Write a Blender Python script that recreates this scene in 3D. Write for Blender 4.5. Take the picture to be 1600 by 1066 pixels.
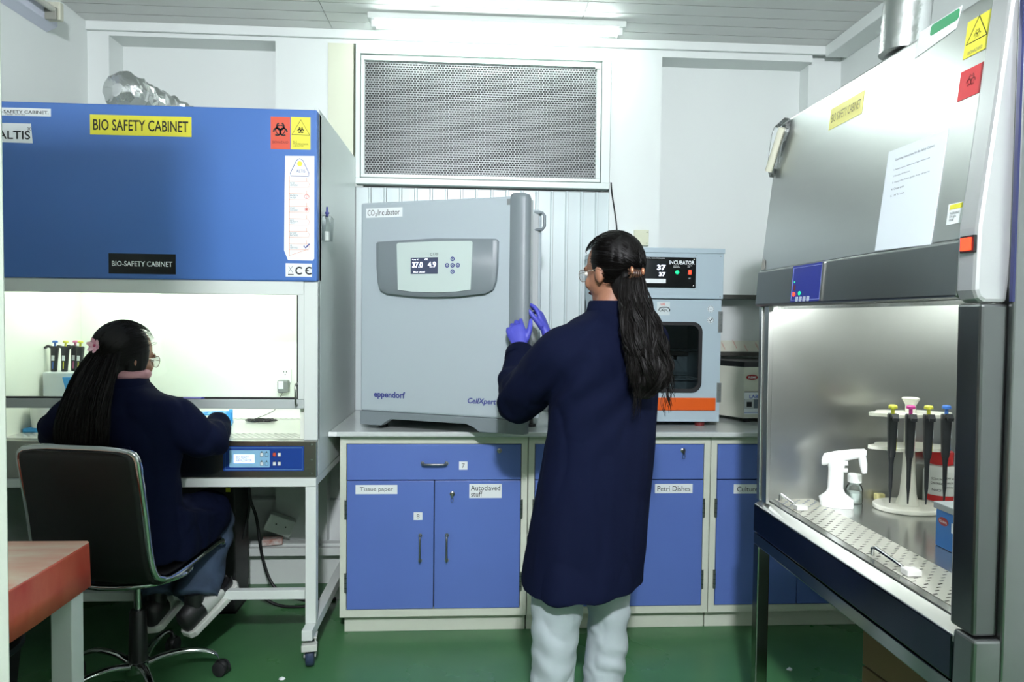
import bpy, bmesh, math, random
from mathutils import Vector, Matrix, noise, Quaternion
random.seed(7)
sc = bpy.context.scene
for _o in list(bpy.data.objects): bpy.data.objects.remove(_o)
COL = sc.collection
PI = math.pi
def V(*a): return Vector(a)

# ------------------------------------------------------------------ camera
YAW, PITCH, ROLL = math.radians(3.3), math.radians(-1.95), 0.0112
cf = V(math.sin(YAW)*math.cos(PITCH), math.cos(YAW)*math.cos(PITCH), math.sin(PITCH))
cr_ = cf.cross(V(0,0,1)).normalized(); cu_ = cr_.cross(cf)
cr = math.cos(ROLL)*cr_ + math.sin(ROLL)*cu_; cu = math.cos(ROLL)*cu_ - math.sin(ROLL)*cr_
cam_d = bpy.data.cameras.new('camera'); cam = bpy.data.objects.new('camera', cam_d); COL.objects.link(cam)
cam_d.sensor_width = 36; cam_d.lens = 36*1066/1600; cam_d.clip_start = 0.02
cam.matrix_world = Matrix(((cr.x,cu.x,-cf.x,0),(cr.y,cu.y,-cf.y,0),(cr.z,cu.z,-cf.z,1.40),(0,0,0,1)))
sc.camera = cam

# ------------------------------------------------------------------ world, exposure
w = bpy.data.worlds.new('world'); sc.world = w; w.use_nodes = True
w.node_tree.nodes['Background'].inputs[0].default_value = (0.80, 0.93, 0.90, 1)
w.node_tree.nodes['Background'].inputs[1].default_value = 0.35
vs = sc.view_settings
vs.view_transform = 'Standard'; vs.look = 'None'; vs.gamma = 1; vs.use_curve_mapping = False
vs.exposure = 1.02
LC = (0.965, 0.98, 1.05)            # colour of the added key and fill lights

def area(name, loc, rot, sx, sy, power, col=LC):
    l = bpy.data.lights.new(name, 'AREA'); l.shape = 'RECTANGLE'; l.size = sx; l.size_y = sy; l.energy = power; l.color = col
    o = bpy.data.objects.new(name, l); o.location = loc; o.rotation_euler = rot; COL.objects.link(o); return o
# unseen key light added behind the camera, and an added fill aimed upward (fitting built further down)
area('key_light', (0.02,-0.75,2.70), (math.radians(52),0,0), 0.16, 0.16, 72)
area('ceiling_fill_light', (0.02,-0.70,2.58), (math.radians(150),0,0), 0.5, 0.3, 38)

# ------------------------------------------------------------------ materials
def lin(c):
    return tuple(((x/255)/12.92 if x/255 <= 0.04045 else ((x/255+0.055)/1.055)**2.4) for x in c)
MATS = {}
def mat(name, c, rough=0.5, metal=0.0, var=0.0, vscale=4.0, vstretch=(1,1,1), bump=0.0, bscale=60.0, bstretch=(1,1,1), emit=0.0, ecol=None, rvar=0.0, spec=0.5, coat=0.0, sheen=0.0, c2=None):
    if name in MATS: return MATS[name]
    m = bpy.data.materials.new(name); m.use_nodes = True
    nt = m.node_tree; N = nt.nodes; L = nt.links; b = N['Principled BSDF']
    col = lin(c) + (1,)
    b.inputs['Base Color'].default_value = col
    b.inputs['Roughness'].default_value = rough; b.inputs['Metallic'].default_value = metal
    b.inputs['Specular IOR Level'].default_value = spec
    b.inputs['Coat Weight'].default_value = coat; b.inputs['Sheen Weight'].default_value = sheen
    tc = N.new('ShaderNodeTexCoord')
    def nz(scale, stretch, det=4):
        mp = N.new('ShaderNodeMapping'); mp.inputs['Scale'].default_value = stretch
        L.new(tc.outputs['Object'], mp.inputs[0])
        n = N.new('ShaderNodeTexNoise'); n.inputs['Scale'].default_value = scale; n.inputs['Detail'].default_value = det
        L.new(mp.outputs[0], n.inputs['Vector']); return n
    if var > 0:
        n = nz(vscale, vstretch); mx = N.new('ShaderNodeMix'); mx.data_type = 'RGBA'
        d = lin(c2)+(1,) if c2 else tuple(x*(1-var) for x in col[:3])+(1,)
        cr2 = N.new('ShaderNodeValToRGB'); cr2.color_ramp.elements[0].position = 0.35; cr2.color_ramp.elements[1].position = 0.68
        L.new(n.outputs['Fac'], cr2.inputs[0]); L.new(cr2.outputs[0], mx.inputs[0])
        mx.inputs[6].default_value = col; mx.inputs[7].default_value = d
        L.new(mx.outputs[2], b.inputs['Base Color'])
        if rvar:
            ma = N.new('ShaderNodeMath'); ma.operation = 'MULTIPLY_ADD'; ma.inputs[1].default_value = rvar; ma.inputs[2].default_value = rough
            L.new(cr2.outputs[0], ma.inputs[0]); L.new(ma.outputs[0], b.inputs['Roughness'])
    if bump > 0:
        n = nz(bscale, bstretch, 3); bp = N.new('ShaderNodeBump'); bp.inputs['Strength'].default_value = bump; bp.inputs['Distance'].default_value = 0.002
        L.new(n.outputs['Fac'], bp.inputs['Height']); L.new(bp.outputs[0], b.inputs['Normal'])
    if emit > 0:
        b.inputs['Emission Color'].default_value = (lin(ecol) if ecol else col[:3]) + (1,); b.inputs['Emission Strength'].default_value = emit
    MATS[name] = m; return m
def glass(name, tint=(1,1,1), refl=0.5, rough=0.02):
    m = bpy.data.materials.new(name); m.use_nodes = True; nt = m.node_tree; N = nt.nodes; L = nt.links
    N.remove(N['Principled BSDF']); out = N['Material Output']
    t = N.new('ShaderNodeBsdfTransparent'); t.inputs[0].default_value = tint+(1,)
    g = N.new('ShaderNodeBsdfGlossy'); g.inputs['Roughness'].default_value = rough
    fr = N.new('ShaderNodeFresnel'); fr.inputs[0].default_value = 1.45
    ma = N.new('ShaderNodeMath'); ma.operation = 'MULTIPLY'; ma.inputs[1].default_value = refl
    L.new(fr.outputs[0], ma.inputs[0]); mx = N.new('ShaderNodeMixShader')
    L.new(ma.outputs[0], mx.inputs[0]); L.new(t.outputs[0], mx.inputs[1]); L.new(g.outputs[0], mx.inputs[2]); L.new(mx.outputs[0], out.inputs[0])
    MATS[name] = m; return m

wall_m   = mat('wall_paint', (222,228,225), 0.45, var=0.03, vscale=1.5, bump=0.05, bscale=40)
cream_m  = mat('cream_paint', (214,218,196), 0.45, var=0.04, vscale=2)
ceil_m   = mat('ceiling_pvc', (220,222,219), 0.55, var=0.03, vscale=2)
groove_m = mat('ceiling_groove', (120,124,118), 0.6)
floor_m  = mat('green_epoxy', (72,122,76), 0.24, var=0.22, vscale=2.2, rvar=0.2, bump=0.06, bscale=9, c2=(62,110,72))
white_m  = mat('white_powdercoat', (214,221,216), 0.4, var=0.03, vscale=3)
bscw_m   = mat('cabinet_white', (206,214,210), 0.38, var=0.03, vscale=2)
inw_m    = mat('chamber_white', (228,234,222), 0.35)
blue_m   = mat('hood_blue', (72,114,182), 0.33, var=0.06, vscale=1.6, bump=0.03, bscale=30)
steel_m  = mat('brushed_steel', (196,198,196), 0.30, 1.0, var=0.05, vscale=2, vstretch=(1,0.1,4), bump=0.012, bscale=20, bstretch=(4,0.15,30), rvar=0.05)
steel2_m = mat('steel_sheet', (138,140,140), 0.28, 1.0, var=0.08, vscale=2.5, bump=0.04, bscale=12)
steeld_m = mat('dark_steel', (120,122,122), 0.3, 1.0, var=0.1, vscale=2)
chrome_m = mat('chrome', (205,207,207), 0.08, 1.0, var=0.08, vscale=12)
nickel_m = mat('satin_nickel', (150,150,146), 0.3, 1.0)
door_m   = mat('cupboard_blue', (88,114,184), 0.38, var=0.07, vscale=2.0, bump=0.03, bscale=40)
carc_m   = mat('cupboard_cream', (206,212,196), 0.42, var=0.05, vscale=3)
top_m    = mat('worktop_laminate', (198,205,202), 0.14, var=0.05, vscale=2.5, coat=0.3)
black_m  = mat('black_plastic', (20,21,22), 0.4)
blackg_m = mat('black_gloss', (14,15,16), 0.12)
leather_m= mat('black_leatherette', (13,13,14), 0.55, bump=0.12, bscale=220)
rubber_m = mat('black_rubber', (28,29,31), 0.7)
bluewheel_m = mat('blue_grey_wheel', (45,58,84), 0.5)
paper_m  = mat('white_paper', (226,232,232), 0.6)
ink_m    = mat('black_ink', (24,26,28), 0.6)
yellow_m = mat('yellow_label', (222,216,62), 0.5)
red_m    = mat('red_label', (206,78,52), 0.5)
orange_m = mat('orange_trim', (214,88,18), 0.4)
co2_m    = mat('incubator_pale_blue', (170,182,187), 0.36, var=0.02, vscale=2)
co2g_m   = mat('incubator_grey', (120,130,134), 0.42)
inc_m    = mat('incubator_blue_grey', (168,186,194), 0.35, var=0.02, vscale=2)
navytext_m = mat('navy_print', (50,58,130), 0.5)
ctrl_m   = mat('control_blue', (24,62,140), 0.35)
cyan_m   = mat('control_light_blue', (140,190,220), 0.4)
lcd_m    = mat('lcd_screen', (180,190,245), 0.3, emit=0.9, ecol=(170,185,255))
redled_m = mat('red_lamp', (230,40,25), 0.3, emit=2.2, ecol=(255,50,25))
greenled_m = mat('green_lamp', (30,190,120), 0.3, emit=0.8, ecol=(20,190,120))
wled_m   = mat('white_segments', (235,240,255), 0.3, emit=1.6, ecol=(225,235,255))
tube_m   = mat('tube_glow', (255,255,255), 0.4, emit=19, ecol=(244,255,253))
tubein_m = mat('chamber_tube_glow', (255,255,255), 0.4, emit=17, ecol=(250,255,246))
lens_m = glass('lens_glass', (0.98,0.98,0.98), 0.25)
glass_m  = glass('clear_glass', (0.97,0.985,0.98), 0.8)
dglass_m = glass('smoked_glass', (0.55,0.58,0.58), 1.3, 0.06)
foil_m   = mat('aluminium_foil', (215,217,217), 0.22, 1.0, bump=0.9, bscale=45)
plasticw_m = mat('white_plastic', (226,230,226), 0.35)
plasticc_m = glass('clear_plastic', (0.86,0.89,0.88), 1.2, 0.12)
skyblue_m = mat('sky_blue_plastic', (60,160,225), 0.35)
boxblue_m = mat('box_blue', (30,112,190), 0.4)
redcap_m  = mat('red_cap', (200,38,40), 0.35)

# ------------------------------------------------------------------ mesh helpers
def wmat(o):
    m = o.matrix_basis.copy()
    return wmat(o.parent) @ m if o.parent else m
def frame(o, right, up):
    r = Vector(right).normalized(); u = Vector(up).normalized(); n = r.cross(u).normalized(); u = n.cross(r)
    return Matrix(((r.x,u.x,n.x,o[0]),(r.y,u.y,n.y,o[1]),(r.z,u.z,n.z,o[2]),(0,0,0,1)))
def FY(x, y, z): return frame((x,y,z), (1,0,0), (0,0,1))       # a surface that faces -Y
def FXn(x, y, z): return frame((x,y,z), (0,-1,0), (0,0,1))     # a surface that faces -X
class MB:
    def __init__(s, M=None): s.v = []; s.f = []; s.M = M or Matrix()
    def add(s, vs, fs):
        n = len(s.v); s.v += [s.M @ Vector(p) for p in vs]; s.f += [tuple(i+n for i in q) for q in fs]; return s
    def box(s, x0, x1, y0, y1, z0, z1):
        return s.add([(x0,y0,z0),(x1,y0,z0),(x1,y1,z0),(x0,y1,z0),(x0,y0,z1),(x1,y0,z1),(x1,y1,z1),(x0,y1,z1)],
                     [(0,3,2,1),(4,5,6,7),(0,1,5,4),(1,2,6,5),(2,3,7,6),(3,0,4,7)])
    def loft(s, rings, caps=True, closed=True):
        n = len(rings[0]); vs = [p for r in rings for p in r]; fs = []
        for i in range(len(rings)-1):
            for j in range(n if closed else n-1):
                k = (j+1) % n; fs.append((i*n+j, i*n+k, (i+1)*n+k, (i+1)*n+j))
        if caps: fs.append(tuple(range(n-1,-1,-1))); fs.append(tuple((len(rings)-1)*n+j for j in range(n)))
        return s.add(vs, fs)
    def tube(s, pts, r, n=8, closed=False, caps=True):
        pts = [Vector(p) for p in pts]; m = len(pts); rr = r if isinstance(r, (list,tuple)) else [r]*m
        rings = []; prev = None
        for i, p in enumerate(pts):
            if closed: t = pts[(i+1)%m]-pts[i-1]
            else: t = pts[min(i+1,m-1)]-pts[max(i-1,0)]
            t = t.normalized() if t.length > 1e-9 else V(0,0,1)
            if prev is None:
                a = V(0,0,1) if abs(t.z) < 0.9 else V(1,0,0); e = t.cross(a).normalized()
            else:
                e = prev - t*prev.dot(t); e = e.normalized() if e.length > 1e-6 else t.orthogonal().normalized()
            prev = e; b = t.cross(e)
            rings.append([p + rr[i]*(math.cos(2*PI*j/n)*e + math.sin(2*PI*j/n)*b) for j in range(n)])
        if closed: rings.append(rings[0]); return s.loft(rings, False)
        return s.loft(rings, caps)
    def cyl(s, p0, p1, r0, r1=None, n=16): return s.tube([p0,p1], [r0, r0 if r1 is None else r1], n)
    def lathe(s, prof, c=(0,0,0), n=24, axis=(0,0,1), caps=True):
        q = V(0,0,1).rotation_difference(Vector(axis)); c = Vector(c)
        return s.loft([[c + q @ V(max(r,1e-4)*math.cos(2*PI*j/n), max(r,1e-4)*math.sin(2*PI*j/n), z) for j in range(n)] for r, z in prof], caps)
    def poly(s, pts, z0=0.0, z1=0.0006):                        # a 2D outline extruded along the frame's normal
        return s.loft([[(x,y,z0) for x,y in pts],[(x,y,z1) for x,y in pts]])
    def rect(s, x0, x1, y0, y1, z0=0.0, z1=0.0006): return s.poly([(x0,y0),(x1,y0),(x1,y1),(x0,y1)], z0, z1)
    def disc(s, x, y, r, z0=0.0, z1=0.0006, n=20): return s.poly([(x+r*math.cos(2*PI*i/n), y+r*math.sin(2*PI*i/n)) for i in range(n)], z0, z1)
    def stroke(s, pts, w, z0=0.0, z1=0.0006, closed=False):     # flat line of width w
        P = [Vector((p[0],p[1])) for p in pts]; m = len(P); L = []; R = []
        for i in range(m):
            a = P[i-1] if (closed or i > 0) else P[i]; b = P[(i+1)%m] if (closed or i < m-1) else P[i]
            t = (b-a); t = t.normalized() if t.length > 1e-9 else Vector((1,0)); nn = Vector((-t.y,t.x))*w/2
            L.append(P[i]+nn); R.append(P[i]-nn)
        for i in range(m if closed else m-1):
            k = (i+1)%m
            s.poly([tuple(R[i]),tuple(R[k]),tuple(L[k]),tuple(L[i])], z0, z1)
        return s
    def arc(s, x, y, r, a0, a1, w, z0=0.0, z1=0.0006, n=14):
        return s.stroke([(x+r*math.cos(a0+(a1-a0)*i/n), y+r*math.sin(a0+(a1-a0)*i/n)) for i in range(n+1)], w, z0, z1)
    def mesh(s, name):
        me = bpy.data.meshes.new(name); me.from_pydata([tuple(v) for v in s.v], [], s.f); me.update(); return me
    def build(s, name, m, parent=None, bevel=0.0, smooth=0, kind=None, seg=2, label=None, sub=0):
        if parent is not None:
            inv = wmat(parent).inverted(); s.v = [inv @ v for v in s.v]
        bm = bmesh.new(); me = s.mesh(name); bm.from_mesh(me); bmesh.ops.recalc_face_normals(bm, faces=bm.faces); bm.to_mesh(me); bm.free()
        me.materials.append(m); o = bpy.data.objects.new(name, me); COL.objects.link(o)
        if parent is not None: o.parent = parent
        if smooth:
            for p in me.polygons: p.use_smooth = True
            me.set_sharp_from_angle(angle=math.radians(smooth))
        if bevel:
            b = o.modifiers.new('bevel','BEVEL'); b.width = bevel; b.segments = seg; b.limit_method = 'ANGLE'; b.angle_limit = math.radians(40)
        if sub:
            b = o.modifiers.new('sub','SUBSURF'); b.levels = sub; b.render_levels = sub
        if kind: o['kind'] = kind
        if label: o['label'] = label
        return o
def rrect(x0, x1, y0, y1, r, n=5):
    pts = []
    for cx, cy, a in ((x1-r,y1-r,0),(x0+r,y1-r,PI/2),(x0+r,y0+r,PI),(x1-r,y0+r,3*PI/2)):
        pts += [(cx+r*math.cos(a+PI/2*i/n), cy+r*math.sin(a+PI/2*i/n)) for i in range(n+1)]
    return pts
def tag(o, label, cat, group=None):
    o['label'] = label; o['category'] = cat
    if group: o['group'] = group
    return o
def thing(name, label, cat, loc, rotz=0.0, group=None):
    o = bpy.data.objects.new(name, None); o.empty_display_size = 0.05; COL.objects.link(o)
    o.location = loc; o.rotation_euler = (0,0,rotz); return tag(o, label, cat, group)
def struct(o): o['kind'] = 'structure'; return o
def copy_tree(o, parent=None):
    c = o.copy(); COL.objects.link(c)
    if parent is not None: c.parent = parent
    for ch in list(o.children): copy_tree(ch, c)
    return c
def B(name, m, parent, *dims, bevel=0.0, **k): return MB().box(*dims).build(name, m, parent, bevel=bevel, **k)
def text(s, F, w, h, m, parent, name='lettering', bold=0.0, shear=0.0, off=0.0008, t=0.0004, align='C'):
    cu_d = bpy.data.curves.new('txt','FONT'); cu_d.body = s; cu_d.offset = bold; cu_d.shear = shear; cu_d.resolution_u = 3; cu_d.space_line = 0.85
    o = bpy.data.objects.new('txt', cu_d); COL.objects.link(o)
    dg = bpy.context.evaluated_depsgraph_get(); dg.update()
    me = bpy.data.meshes.new_from_object(o.evaluated_get(dg)); bpy.data.objects.remove(o); bpy.data.curves.remove(cu_d)
    xs = [v.co.x for v in me.vertices]; ys = [v.co.y for v in me.vertices]
    x0, x1, y0, y1 = min(xs), max(xs), min(ys), max(ys)
    sx = w/(x1-x0) if w else h/(y1-y0); sy = h/(y1-y0) if h else sx
    ox = {'C':(x0+x1)/2,'L':x0,'R':x1}[align]
    T = F if parent is None else wmat(parent).inverted() @ F
    for v in me.vertices: v.co = T @ V((v.co.x-ox)*sx, (v.co.y-(y0+y1)/2)*sy, off+t)
    me.name = name; me.materials.clear(); me.materials.append(m)
    ob = bpy.data.objects.new(name, me); COL.objects.link(ob)
    if parent is not None: ob.parent = parent
    return ob
def catmull(pts, n=6):
    P = [Vector(p) for p in pts]; out = []
    for i in range(len(P)-1):
        a = P[max(i-1,0)]; b = P[i]; c = P[i+1]; d = P[min(i+2,len(P)-1)]
        for k in range(n):
            t = k/n; out.append(0.5*((2*b)+(c-a)*t+(2*a-5*b+4*c-d)*t*t+(3*b-a-3*c+d)*t**3))
    out.append(P[-1]); return out
def holes(mb, x0, x1, y0, y1, z, nx, ny, hw, hh, slant=0.0, stagger=True, pts=4):
    """a sheet with a grid of real slots, in the plane z of the builder's own frame"""
    dx = (x1-x0)/nx; dy = (y1-y0)/ny
    for j in range(ny):
        o = dx*0.5 if (stagger and j % 2) else 0.0
        ya, yb = y0+j*dy, y0+(j+1)*dy; yc = (ya+yb)/2
        n = nx-1 if o else nx
        if o:
            mb.add([(x0,ya,z),(x0+o,ya,z),(x0+o,yb,z),(x0,yb,z)], [(0,1,2,3)]); mb.add([(x1-o,ya,z),(x1,ya,z),(x1,yb,z),(x1-o,yb,z)], [(0,1,2,3)])
        for i in range(n):
            xa, xb = x0+o+i*dx, x0+o+(i+1)*dx; xc = (xa+xb)/2
            if pts == 4: hp = [(xc-hw-slant,yc-hh),(xc+hw-slant,yc-hh),(xc+hw+slant,yc+hh),(xc-hw+slant,yc+hh)]
            else: hp = [(xc,yc-hh),(xc+hw,yc),(xc,yc+hh),(xc-hw,yc)]
            mb.add([(xa,ya,z),(xb,ya,z),(xb,yb,z),(xa,yb,z)]+[(p[0],p[1],z) for p in hp],
                   [(0,1,5,4),(1,2,6,5),(2,3,7,6),(3,0,4,7)] if pts == 4 else [(0,1,4),(1,5,4),(1,2,5),(2,6,5),(2,3,6),(3,7,6),(3,0,7),(0,4,7)])
    return mb
def biohazard(mb, x, y, s):
    for k in range(3):
        a = PI/2+2*PI*k/3; cx, cy = x+0.36*s*math.cos(a), y+0.36*s*math.sin(a)
        mb.arc(cx, cy, 0.36*s, a+0.45, a+2*PI-0.45, 0.16*s, 0.0008, 0.0012)
    mb.arc(x, y, 0.47*s, 0, 2*PI, 0.09*s, 0.0008, 0.0012, 24)
    return mb
# ================================================================== THE ROOM
XL, XR, YB, ZC = -1.95, 1.98, 3.60, 2.865      # left wall, right wall, front face of the back wall, ceiling
struct(B('floor', floor_m, None, -2.2, 2.4, -2.4, 4.3, -0.06, 0.0))
struct(B('wall_left', wall_m, None, -2.07, XL, -2.4, 3.9, 0, 3.0))
struct(B('wall_right', wall_m, None, XR, 2.1, -2.4, 3.9, 0, 3.0))
struct(B('wall_front', wall_m, None, -2.07, 2.1, -2.5, -2.4, 0, 3.0))
struct(B('wall_partition', mat('partition_paint', (206,214,200), 0.5), None, XL, -0.4125, 0.55, 0.63, 0, 2.47, bevel=0.004))
# ceiling: boards running left to right, a dark groove between each
ce = struct(B('ceiling', groove_m, None, -2.07, 2.1, -2.4, 3.9, ZC+0.012, 3.0))
y = YB-0.105*57
pm = {}
for i in range(57):
    for seg in range(3):
        xa, xb = (-1.95,-0.73,0.52,1.98)[seg], (-1.95,-0.73,0.52,1.98)[seg+1]
        key = seg
        if key not in pm:
            pm[key] = MB().box(xa+0.0015, xb-0.0015, 0.003, 0.102, ZC, ZC+0.012).build('ceiling_board', ceil_m, ce)
            o = pm[key]
        else:
            o = pm[key].copy(); COL.objects.link(o)
        o.location = (0, y+0.105*i, 0)
# back wall: pilasters, beam and two window-deep recesses
wb = MB()
YR = 3.74
wb.box(-2.07, -0.755, YR, 3.9, 0, 3.0); wb.box(0.715, 2.1, YR, 3.9, 0, 3.0)
wb.box(XL, -1.845, YB, YR, 0, ZC)               # left pilaster
wb.box(-1.845, -1.02, YB, YR, 2.80, ZC)         # beam over the left recess
wb.box(-1.02, -0.755, YB, YR, 0, ZC)            # flush panel
wb.box(0.715, 0.985, YB, YR, 0, ZC)             # flush panel right of the vent
wb.box(0.985, 1.80, YB, YR, 2.785, ZC)          # beam over the right recess
wb.box(1.80, XR, YB+0.04, YR, 0, ZC)
wb.box(-0.755, 0.715, YB, YR, 2.80, ZC)         # beam over the vent
wb.box(-0.755, 0.715, YB+0.08, 3.9, 0, 2.06)
struct(wb.build('wall_back', wall_m))
struct(MB().box(-1.95, 1.98, YB-0.02, YB, ZC-0.045, ZC).build('trim_1', wall_m, bevel=0.004))      # cornice on the back wall
tr = MB(); tr.box(1.86, XR, -2.4, YB-0.02, ZC-0.06, ZC); struct(tr.build('trim_2', wall_m, bevel=0.004))
struct(MB().box(-0.755, -0.625, YB-0.004, YB+0.06, 0.9, 2.80).build('trim_3', cream_m, bevel=0.002))
struct(B('trim_4', mat('dark_trunking', (70,72,66), 0.5), None, 0.985, XR, YB-0.012, YB+0.135, 1.517, 1.537))
# lower strip of skirting behind the left stand
struct(B('baseboard_back', wall_m, None, -1.84, -0.62, YB+0.06, YR, 0, 0.42, bevel=0.01))

# corrugated plastic boards below the vent
pn = struct(MB().box(-0.62, 0.735, YB+0.024, YB+0.055, 0.9, 2.075).build('wall_panel', mat('panel_groove',(150,158,156),0.5)))
bd = None
for i in range(17):
    x = -0.615+0.0795*i
    if bd is None:
        m_ = MB(); m_.add([(0.002,YB+0.02,0.905),(0.064,YB+0.02,0.905),(0.070,YB+0.006,0.905),(0.0775,YB+0.006,0.905),(0.0775,YB+0.02,0.905)]+
                          [(0.002,YB+0.02,2.07),(0.064,YB+0.02,2.07),(0.070,YB+0.006,2.07),(0.0775,YB+0.006,2.07),(0.0775,YB+0.02,2.07)],
                          [(0,1,6,5),(1,2,7,6),(2,3,8,7),(3,4,9,8),(5,6,7,8,9),(4,3,2,1,0)])
        bd = m_.build('panel_board', mat('panel_pvc',(208,220,220),0.3), pn); o = bd
    else: o = bd.copy(); COL.objects.link(o)
    o.location = (x,0,0)

# vent window with expanded metal mesh
wv = struct(bpy.data.objects.new('window_1', None)); COL.objects.link(wv); wv.location = (0.05,YB,2.07)
vent_frame_m = mat('vent_frame', (218,228,224), 0.35)
f = MB()
X0, X1, Z0, Z1 = -0.612, 0.712, 2.085, 2.795
for a in ((X0,X1,Z1-0.045,Z1),(X0,X1,Z0,Z0+0.03),(X0,X0+0.022,Z0+0.03,Z1-0.045),(X1-0.045,X1,Z0+0.03,Z1-0.045)): f.box(a[0],a[1],YB-0.012,YB+0.05,a[2],a[3])
f.build('outer_frame', vent_frame_m, wv, bevel=0.002)
g = MB(); x0, x1, z0, z1 = X0+0.026, X1-0.050, Z0+0.035, Z1-0.052
for a in ((x0,x1,z1-0.024,z1),(x0,x1,z0,z0+0.018),(x0,x0+0.016,z0+0.018,z1-0.024),(x1-0.022,x1,z0+0.018,z1-0.024)): g.box(a[0],a[1],YB-0.006,YB+0.03,a[2],a[3])
g.build('mesh_frame', vent_frame_m, wv, bevel=0.002)
MB().box(x1-0.035,x1-0.006,YB-0.012,YB-0.006,z1-0.035,z1-0.004).build('corner_bracket', steeld_m, wv, bevel=0.001)
mm = MB(frame((0,YB+0.012,0),(1,0,0),(0,0,1)))
holes(mm, x0+0.015, x1-0.02, z0+0.016, z1-0.02, 0.0, 84, 50, 0.0055, 0.0044)
o = mm.build('wire_mesh', mat('mesh_metal',(156,161,160),0.4,0.2), wv, kind='stuff')
sm = o.modifiers.new('t','SOLIDIFY'); sm.thickness = 0.0015
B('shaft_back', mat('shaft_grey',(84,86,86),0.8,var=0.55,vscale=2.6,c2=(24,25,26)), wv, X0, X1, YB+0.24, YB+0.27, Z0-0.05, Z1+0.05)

# ------------------------------------------------------------------ lamps
tl = thing('tube_light', 'glowing white ceiling tube batten above the mesh vent', 'lamp', (0.11,3.40,ZC))
B('batten', white_m, tl, -0.52, 0.74, 3.365, 3.435, ZC-0.03, ZC, bevel=0.004)
MB().cyl((-0.48,3.40,ZC-0.046),(0.70,3.40,ZC-0.046),0.016,n=16).build('tube', tube_m, tl, smooth=40)
for x in (-0.505, 0.70): B('end_cap', plasticw_m, tl, x, x+0.025, 3.38, 3.42, ZC-0.066, ZC-0.028, bevel=0.003)
# the unlit batten high on the left wall, seen end-on
wl = thing('wall_batten', 'unlit tube batten mounted high on the left wall', 'lamp', (XL,2.7,2.74))
F_ = frame((XL,0,2.70),(0,-1,0),(0,0,1))
mb = MB(); mb.loft([[(XL,1.95,2.655),(XL+0.05,1.95,2.675),(XL+0.05,1.95,2.755),(XL,1.95,2.79)],[(XL,3.27,2.675),(XL+0.05,3.27,2.70),(XL+0.05,3.27,2.77),(XL,3.27,2.80)]]); mb.build('housing', mat('batten_lilac_white',(205,210,225),0.35), wl, bevel=0.003)
MB().cyl((XL+0.085,1.95,2.72),(XL+0.085,3.19,2.74),0.013,n=12).build('tube', mat('unlit_tube',(190,192,182),0.3), wl, smooth=40)
mb = MB(); mb.box(XL+0.045,XL+0.11,3.185,3.215,2.70,2.78); mb.build('lamp_holder', mat('holder_ivory',(196,198,180),0.4), wl, bevel=0.006)
MB().box(XL+0.05,XL+0.10,3.17,3.186,2.695,2.75).build('starter', mat('starter_grey',(140,142,132),0.5), wl, bevel=0.004)
# unseen fitting added behind the camera to go with the key light
t2 = thing('added_key_lamp', 'added square floodlight, out of view, hung from the ceiling beyond the white partition', 'lamp', (0.02,-0.8,ZC))
B('drop_rod', white_m, t2, 0.01,0.03,-0.82,-0.80,2.78,ZC)
B('lamp_head', white_m, t2, -0.08,0.12,-0.90,-0.78,2.63,2.78, bevel=0.004)
# ================================================================== BENCH
ct = tag(MB().box(-0.609, 1.93, 2.925, 3.595, 0.885, 0.906).build('worktop', top_m, bevel=0.004), 'pale laminate worktop running over the row of blue cupboards', 'worktop')
MB().box(-0.6105,-0.572,2.922,2.95,0.8853,0.9058).build('corner_patch', mat('patch_white',(228,232,230),0.5), ct, bevel=0.004)
def lock(x, y, z, parent, key=False):
    d = MB(); d.lathe([(0.011,0),(0.011,0.004),(0.008,0.006),(0.0,0.006)],(x,y,z),16,(0,-1,0)); o = d.build('lock', nickel_m, parent, smooth=40)
    MB().box(x-0.0012,x+0.0012,y-0.0068,y-0.0055,z-0.005,z+0.005).build('keyhole', black_m, o)
    if key:
        k = MB(); k.box(x-0.001,x+0.001,y-0.02,y-0.006,z-0.008,z+0.008); k.box(x-0.0035,x+0.0035,y-0.021,y-0.019,z-0.012,z+0.004)
        k.tube([(x+0.010*math.cos(a*PI/6)*0.6,y-0.016,z-0.022+0.012*math.sin(a*PI/6)) for a in range(12)],0.0009,5,closed=True)
        k.build('key', nickel_m, o)
def handle(p0, p1, parent, out=0.028, r=0.0045):
    a, b = Vector(p0), Vector(p1); d = (b-a).normalized(); n = V(0,-1,0)
    pts = [a, a+n*(out*0.55), a+n*out*0.88+d*0.003, a+n*out+d*0.012, b+n*out-d*0.012, b+n*out*0.88-d*0.003, b+n*(out*0.55), b]
    m = MB().tube(pts, r, 10)
    m.cyl(a, a+n*0.003, 0.009, n=12); m.cyl(b, b+n*0.003, 0.009, n=12)
    return m.build('handle', nickel_m, parent, smooth=40)
def hinge(x, z0, z1, parent):
    m = MB(); m.box(x-0.007,x+0.007,2.9685,2.9715,z0,z1); m.cyl((x,2.966,z0),(x,2.966,z1),0.0055,n=10)
    o = m.build('hinge', nickel_m, parent, smooth=40)
    j = MB()
    for k in range(1,4): zz = z0+(z1-z0)*k/4; j.cyl((x,2.966,zz-0.0008),(x,2.966,zz+0.0008),0.0058,n=10)
    j.build('hinge_joint', black_m, o)
def sticker(name, F, w, h, parent, s=None, tw=None, th=None, m=paper_m, tm=ink_m, align='C', dx=0, bold=0.0):
    o = MB(F).rect(-w/2,w/2,-h/2,h/2).build(name, m, parent)
    if s: text(s, F @ Matrix.Translation((dx,0,0)), tw, th, tm, o, align=align, bold=bold)
    return o
Yd = 2.969
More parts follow.
